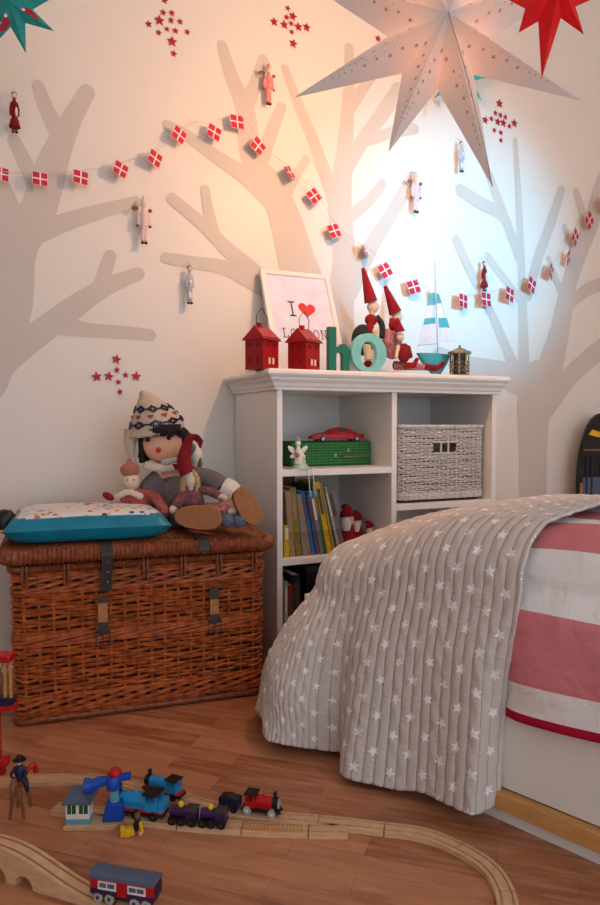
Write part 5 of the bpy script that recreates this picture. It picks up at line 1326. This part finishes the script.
# yellow brick figure lying beside the base
pf = atz(131, 835, 0); t = thing('toy_figure', 'little yellow and black toy brick figure sitting in front of the blue crane base', 'toy figure', pf, R(15))
b = B(); b.box(-.004, 0, .009, .022, .018, .016, rot=(0, R(-8), 0)); b.box(-.018, 0, .011, .01, .016, .02); b.obj('legs', 'yellow', t, smooth=False, bevel=.002)
b = B(); b.box(.012, .002, .022, .012, .016, .026, rot=(0, R(14), 0)); b.obj('torso', 'black', t, smooth=False, bevel=.002)
b = B(); b.box(.022, -.006, .017, .007, .008, .026, rot=(0, R(-10), 0)); b.obj('arm', 'yellow', t, bevel=.002); b = B(); b.ball((.02, -.008, .005), (.005, .005, .005)); b.obj('hand', 'skin', t)
b = B(); b.lathe([(.0055, .034), (.0065, .037), (.0065, .043), (.005, .045)], (.014, .003, 0), 14); b.obj('head', 'brown', t)

# red toy tower crane at the left edge
pr_ = aty(4, 782, 1.72); k = 1.72/FP; t = thing('toy_tower', 'tall red toy tower with lattice cabin, cut off by the left photo edge', 'toy tower', (pr_.x-.03, 1.72, 0), 0)
def zz(py): return CH-(py-424)*k
b = B(); b.bb(-.05, .025, -.02, .03, 0, .03); b.bb(-.035, .040, -.012, .022, .03, zz(765)); b.obj('foot', 'red', t, smooth=False, bevel=.003)
for xx in (-.045, .008): b = B(); b.bb(xx, xx+.014, -.004, .010, .03, zz(711)); b.obj('pillar', 'red', t, smooth=False, bevel=.001)
B().bb(-.07, .062, -.018, .022, zz(713), zz(708)).obj('platform', 'red', t, smooth=False, bevel=.001)
B().bb(-.07, .058, -.016, .020, zz(708), zz(701)).obj('deck', 'navy', t, smooth=False, bevel=.001)
for xx in (.036, .050, -.068): B().bb(xx, xx+.006, -.006, .0, zz(701), zz(664)).obj('post', 'pine', t, smooth=False)
b = B()
for i in range(7):
    for s_ in (-1, 1): b.box(-.052+i*.014, .004+s_*.0008, (zz(699)+zz(667))/2, .0022, .0016, (zz(667)-zz(699))*1.08, rot=(0, s_*R(18), 0))
b.obj('lattice', 'lattice', t, smooth=False)
B().bb(-.07, .058, -.020, .022, zz(664), zz(656)).obj('top_beam', 'red', t, bevel=.004)
b = B(); b.cyl((-.02, -.02, zz(696)), (.03, -.02, zz(696)), .010); b.obj('drum', 'navy', t)
# toy horse and rider
ph = atz(15, 822, 0); t = thing('toy_horse', 'small brown toy horse standing by the red tower at the left edge', 'toy horse', (ph.x, ph.y+.01, 0), R(8)); k = ph.y/FP
b = B()
b.tube(cr([(-.002, .055, .074), (0, .03, .074), (.0, .005, .072), (0, -.006, .070)], 4), [.008, .011, .012, .0125, .0125, .012, .012, .012, .012, .012, .012, .011, .010], 12)
b.tube(cr([(0, -.004, .076), (0, -.016, .092), (0, -.020, .100)], 4), [.009, .009, .008, .008, .0075, .007, .007, .0065, .006], 10); b.tube([(0, -.018, .101), (0, -.03, .090), (0, -.036, .082)], [.007, .006, .0045])
for x, y, sx in ((-.006, .0, -.5), (.006, .0, .5), (-.006, .05, -.3), (.006, .05, .7)):
    b.tube(cr([(x, y, .07), (x+sx*.006, y-.002, .045), (x+sx*.014, y+.002, .022), (x+sx*.018, y, .0)], 3), [.008, .0075, .0065, .006, .005, .0045, .004, .004, .004, .0042], 8)
for s_ in (-1, 1): b.tube([(s_*.003, -.018, .104), (s_*.004, -.018, .111)], [.0022, .0008], 6)
b.obj('body', 'brown', t, remesh=.002)
b = B(); b.tube(cr([(0, -.012, .102), (0, -.002, .092), (0, .006, .082)], 4), .004, 6); b.obj('mane', 'hair', t); b = B(); b.tube(cr([(0, .058, .074), (.002, .07, .06), (.002, .072, .035)], 4), [.004, .005, .005, .005, .005, .005, .004, .003, .002], 8); b.obj('tail', 'hair', t)
t = thing('toy_rider', 'toy rider in black and dark blue clothes sitting on the brown toy horse', 'toy figure', (ph.x+.001, ph.y+.028, .083), R(8))
b = B(); b.ball((0, 0, .043), (.0075, .007, .0085)); b.tube([(0, 0, .0), (0, 0, .018), (0, 0, .034)], [.012, .011, .008]); 
for s_ in (-1, 1): b.tube([(s_*.006, 0, .004), (s_*.016, -.006, -.008), (s_*.018, -.004, -.028)], [.007, .006, .0045]); b.tube([(s_*.009, 0, .03), (s_*.018, -.006, .018), (s_*.012, -.016, .012)], [.0045, .004, .0035])
b.obj('body', 'navy', t, remesh=.002)
B().ball((0, -.003, .043), (.0068, .0068, .0075)).obj('face', 'skin', t)
b = B(); b.lathe([(.015, .046), (.015, .048), (.008, .049), (.007, .056), (0, .058)]); b.obj('hat', 'black', t)
b = B(); b.tube(cr([(.014, 0, .02), (.03, .005, .03), (.034, .008, .012)], 4), .006, 8); b.obj('red_cape', 'red', t)

# ------------------------------------------------------------------ lights, world, camera
def area(name, loc, target, size, energy, col, sy=None, spread=180):
    l = bpy.data.lights.new(name, 'AREA'); l.energy = energy; l.color = col; l.size = size
    if sy: l.shape = 'RECTANGLE'; l.size_y = sy
    l.spread = R(spread)
    o = bpy.data.objects.new(name, l); C.objects.link(o); o.location = loc
    o.rotation_euler = (Vector(target)-Vector(loc)).to_track_quat('-Z', 'Y').to_euler(); return o
def at_wall(px, py): x, z = WALL.px(px, py, 0); return WALL.w(x, 0, z)
area('window_light', (-1.25, -.95, 1.6), (.2, 2.3, .7), 1.2, 300, (.88, .94, 1), 1.3)
s = bpy.data.lights.new('daylight_beam', 'SPOT'); s.energy = 420; s.color = (.10, .62, 1); s.spot_size = R(31); s.spot_blend = 1; s.shadow_soft_size = .07
o = bpy.data.objects.new('daylight_beam', s); C.objects.link(o); o.location = (2.25, .55, 1.75); o.rotation_euler = (at_wall(458, 248)-o.location).to_track_quat('-Z', 'Y').to_euler()
p = bpy.data.lights.new('lamp_bulb', 'POINT'); p.energy = 22; p.color = (1, .52, .28); p.shadow_soft_size = .03
o = bpy.data.objects.new('lamp_bulb', p); C.objects.link(o); o.location = cS+Vector((0, .05, 0))
w = bpy.data.worlds.new('World'); bpy.context.scene.world = w; w.use_nodes = True
bg = w.node_tree.nodes['Background']; bg.inputs[0].default_value = (.84, .90, 1, 1); bg.inputs[1].default_value = 1.55
cam = bpy.data.cameras.new('camera'); cam.sensor_fit = 'VERTICAL'; cam.sensor_height = 24; cam.lens = 24*FP/905; cam.clip_start = .05
co = bpy.data.objects.new('camera', cam); C.objects.link(co); co.location = (0, 0, CH); co.rotation_euler = (math.pi/2-PT, 0, 0)
sc = bpy.context.scene; sc.camera = co
sc.view_settings.view_transform = 'Standard'; sc.view_settings.look = 'None'; sc.view_settings.gamma = 1; sc.view_settings.exposure = .12
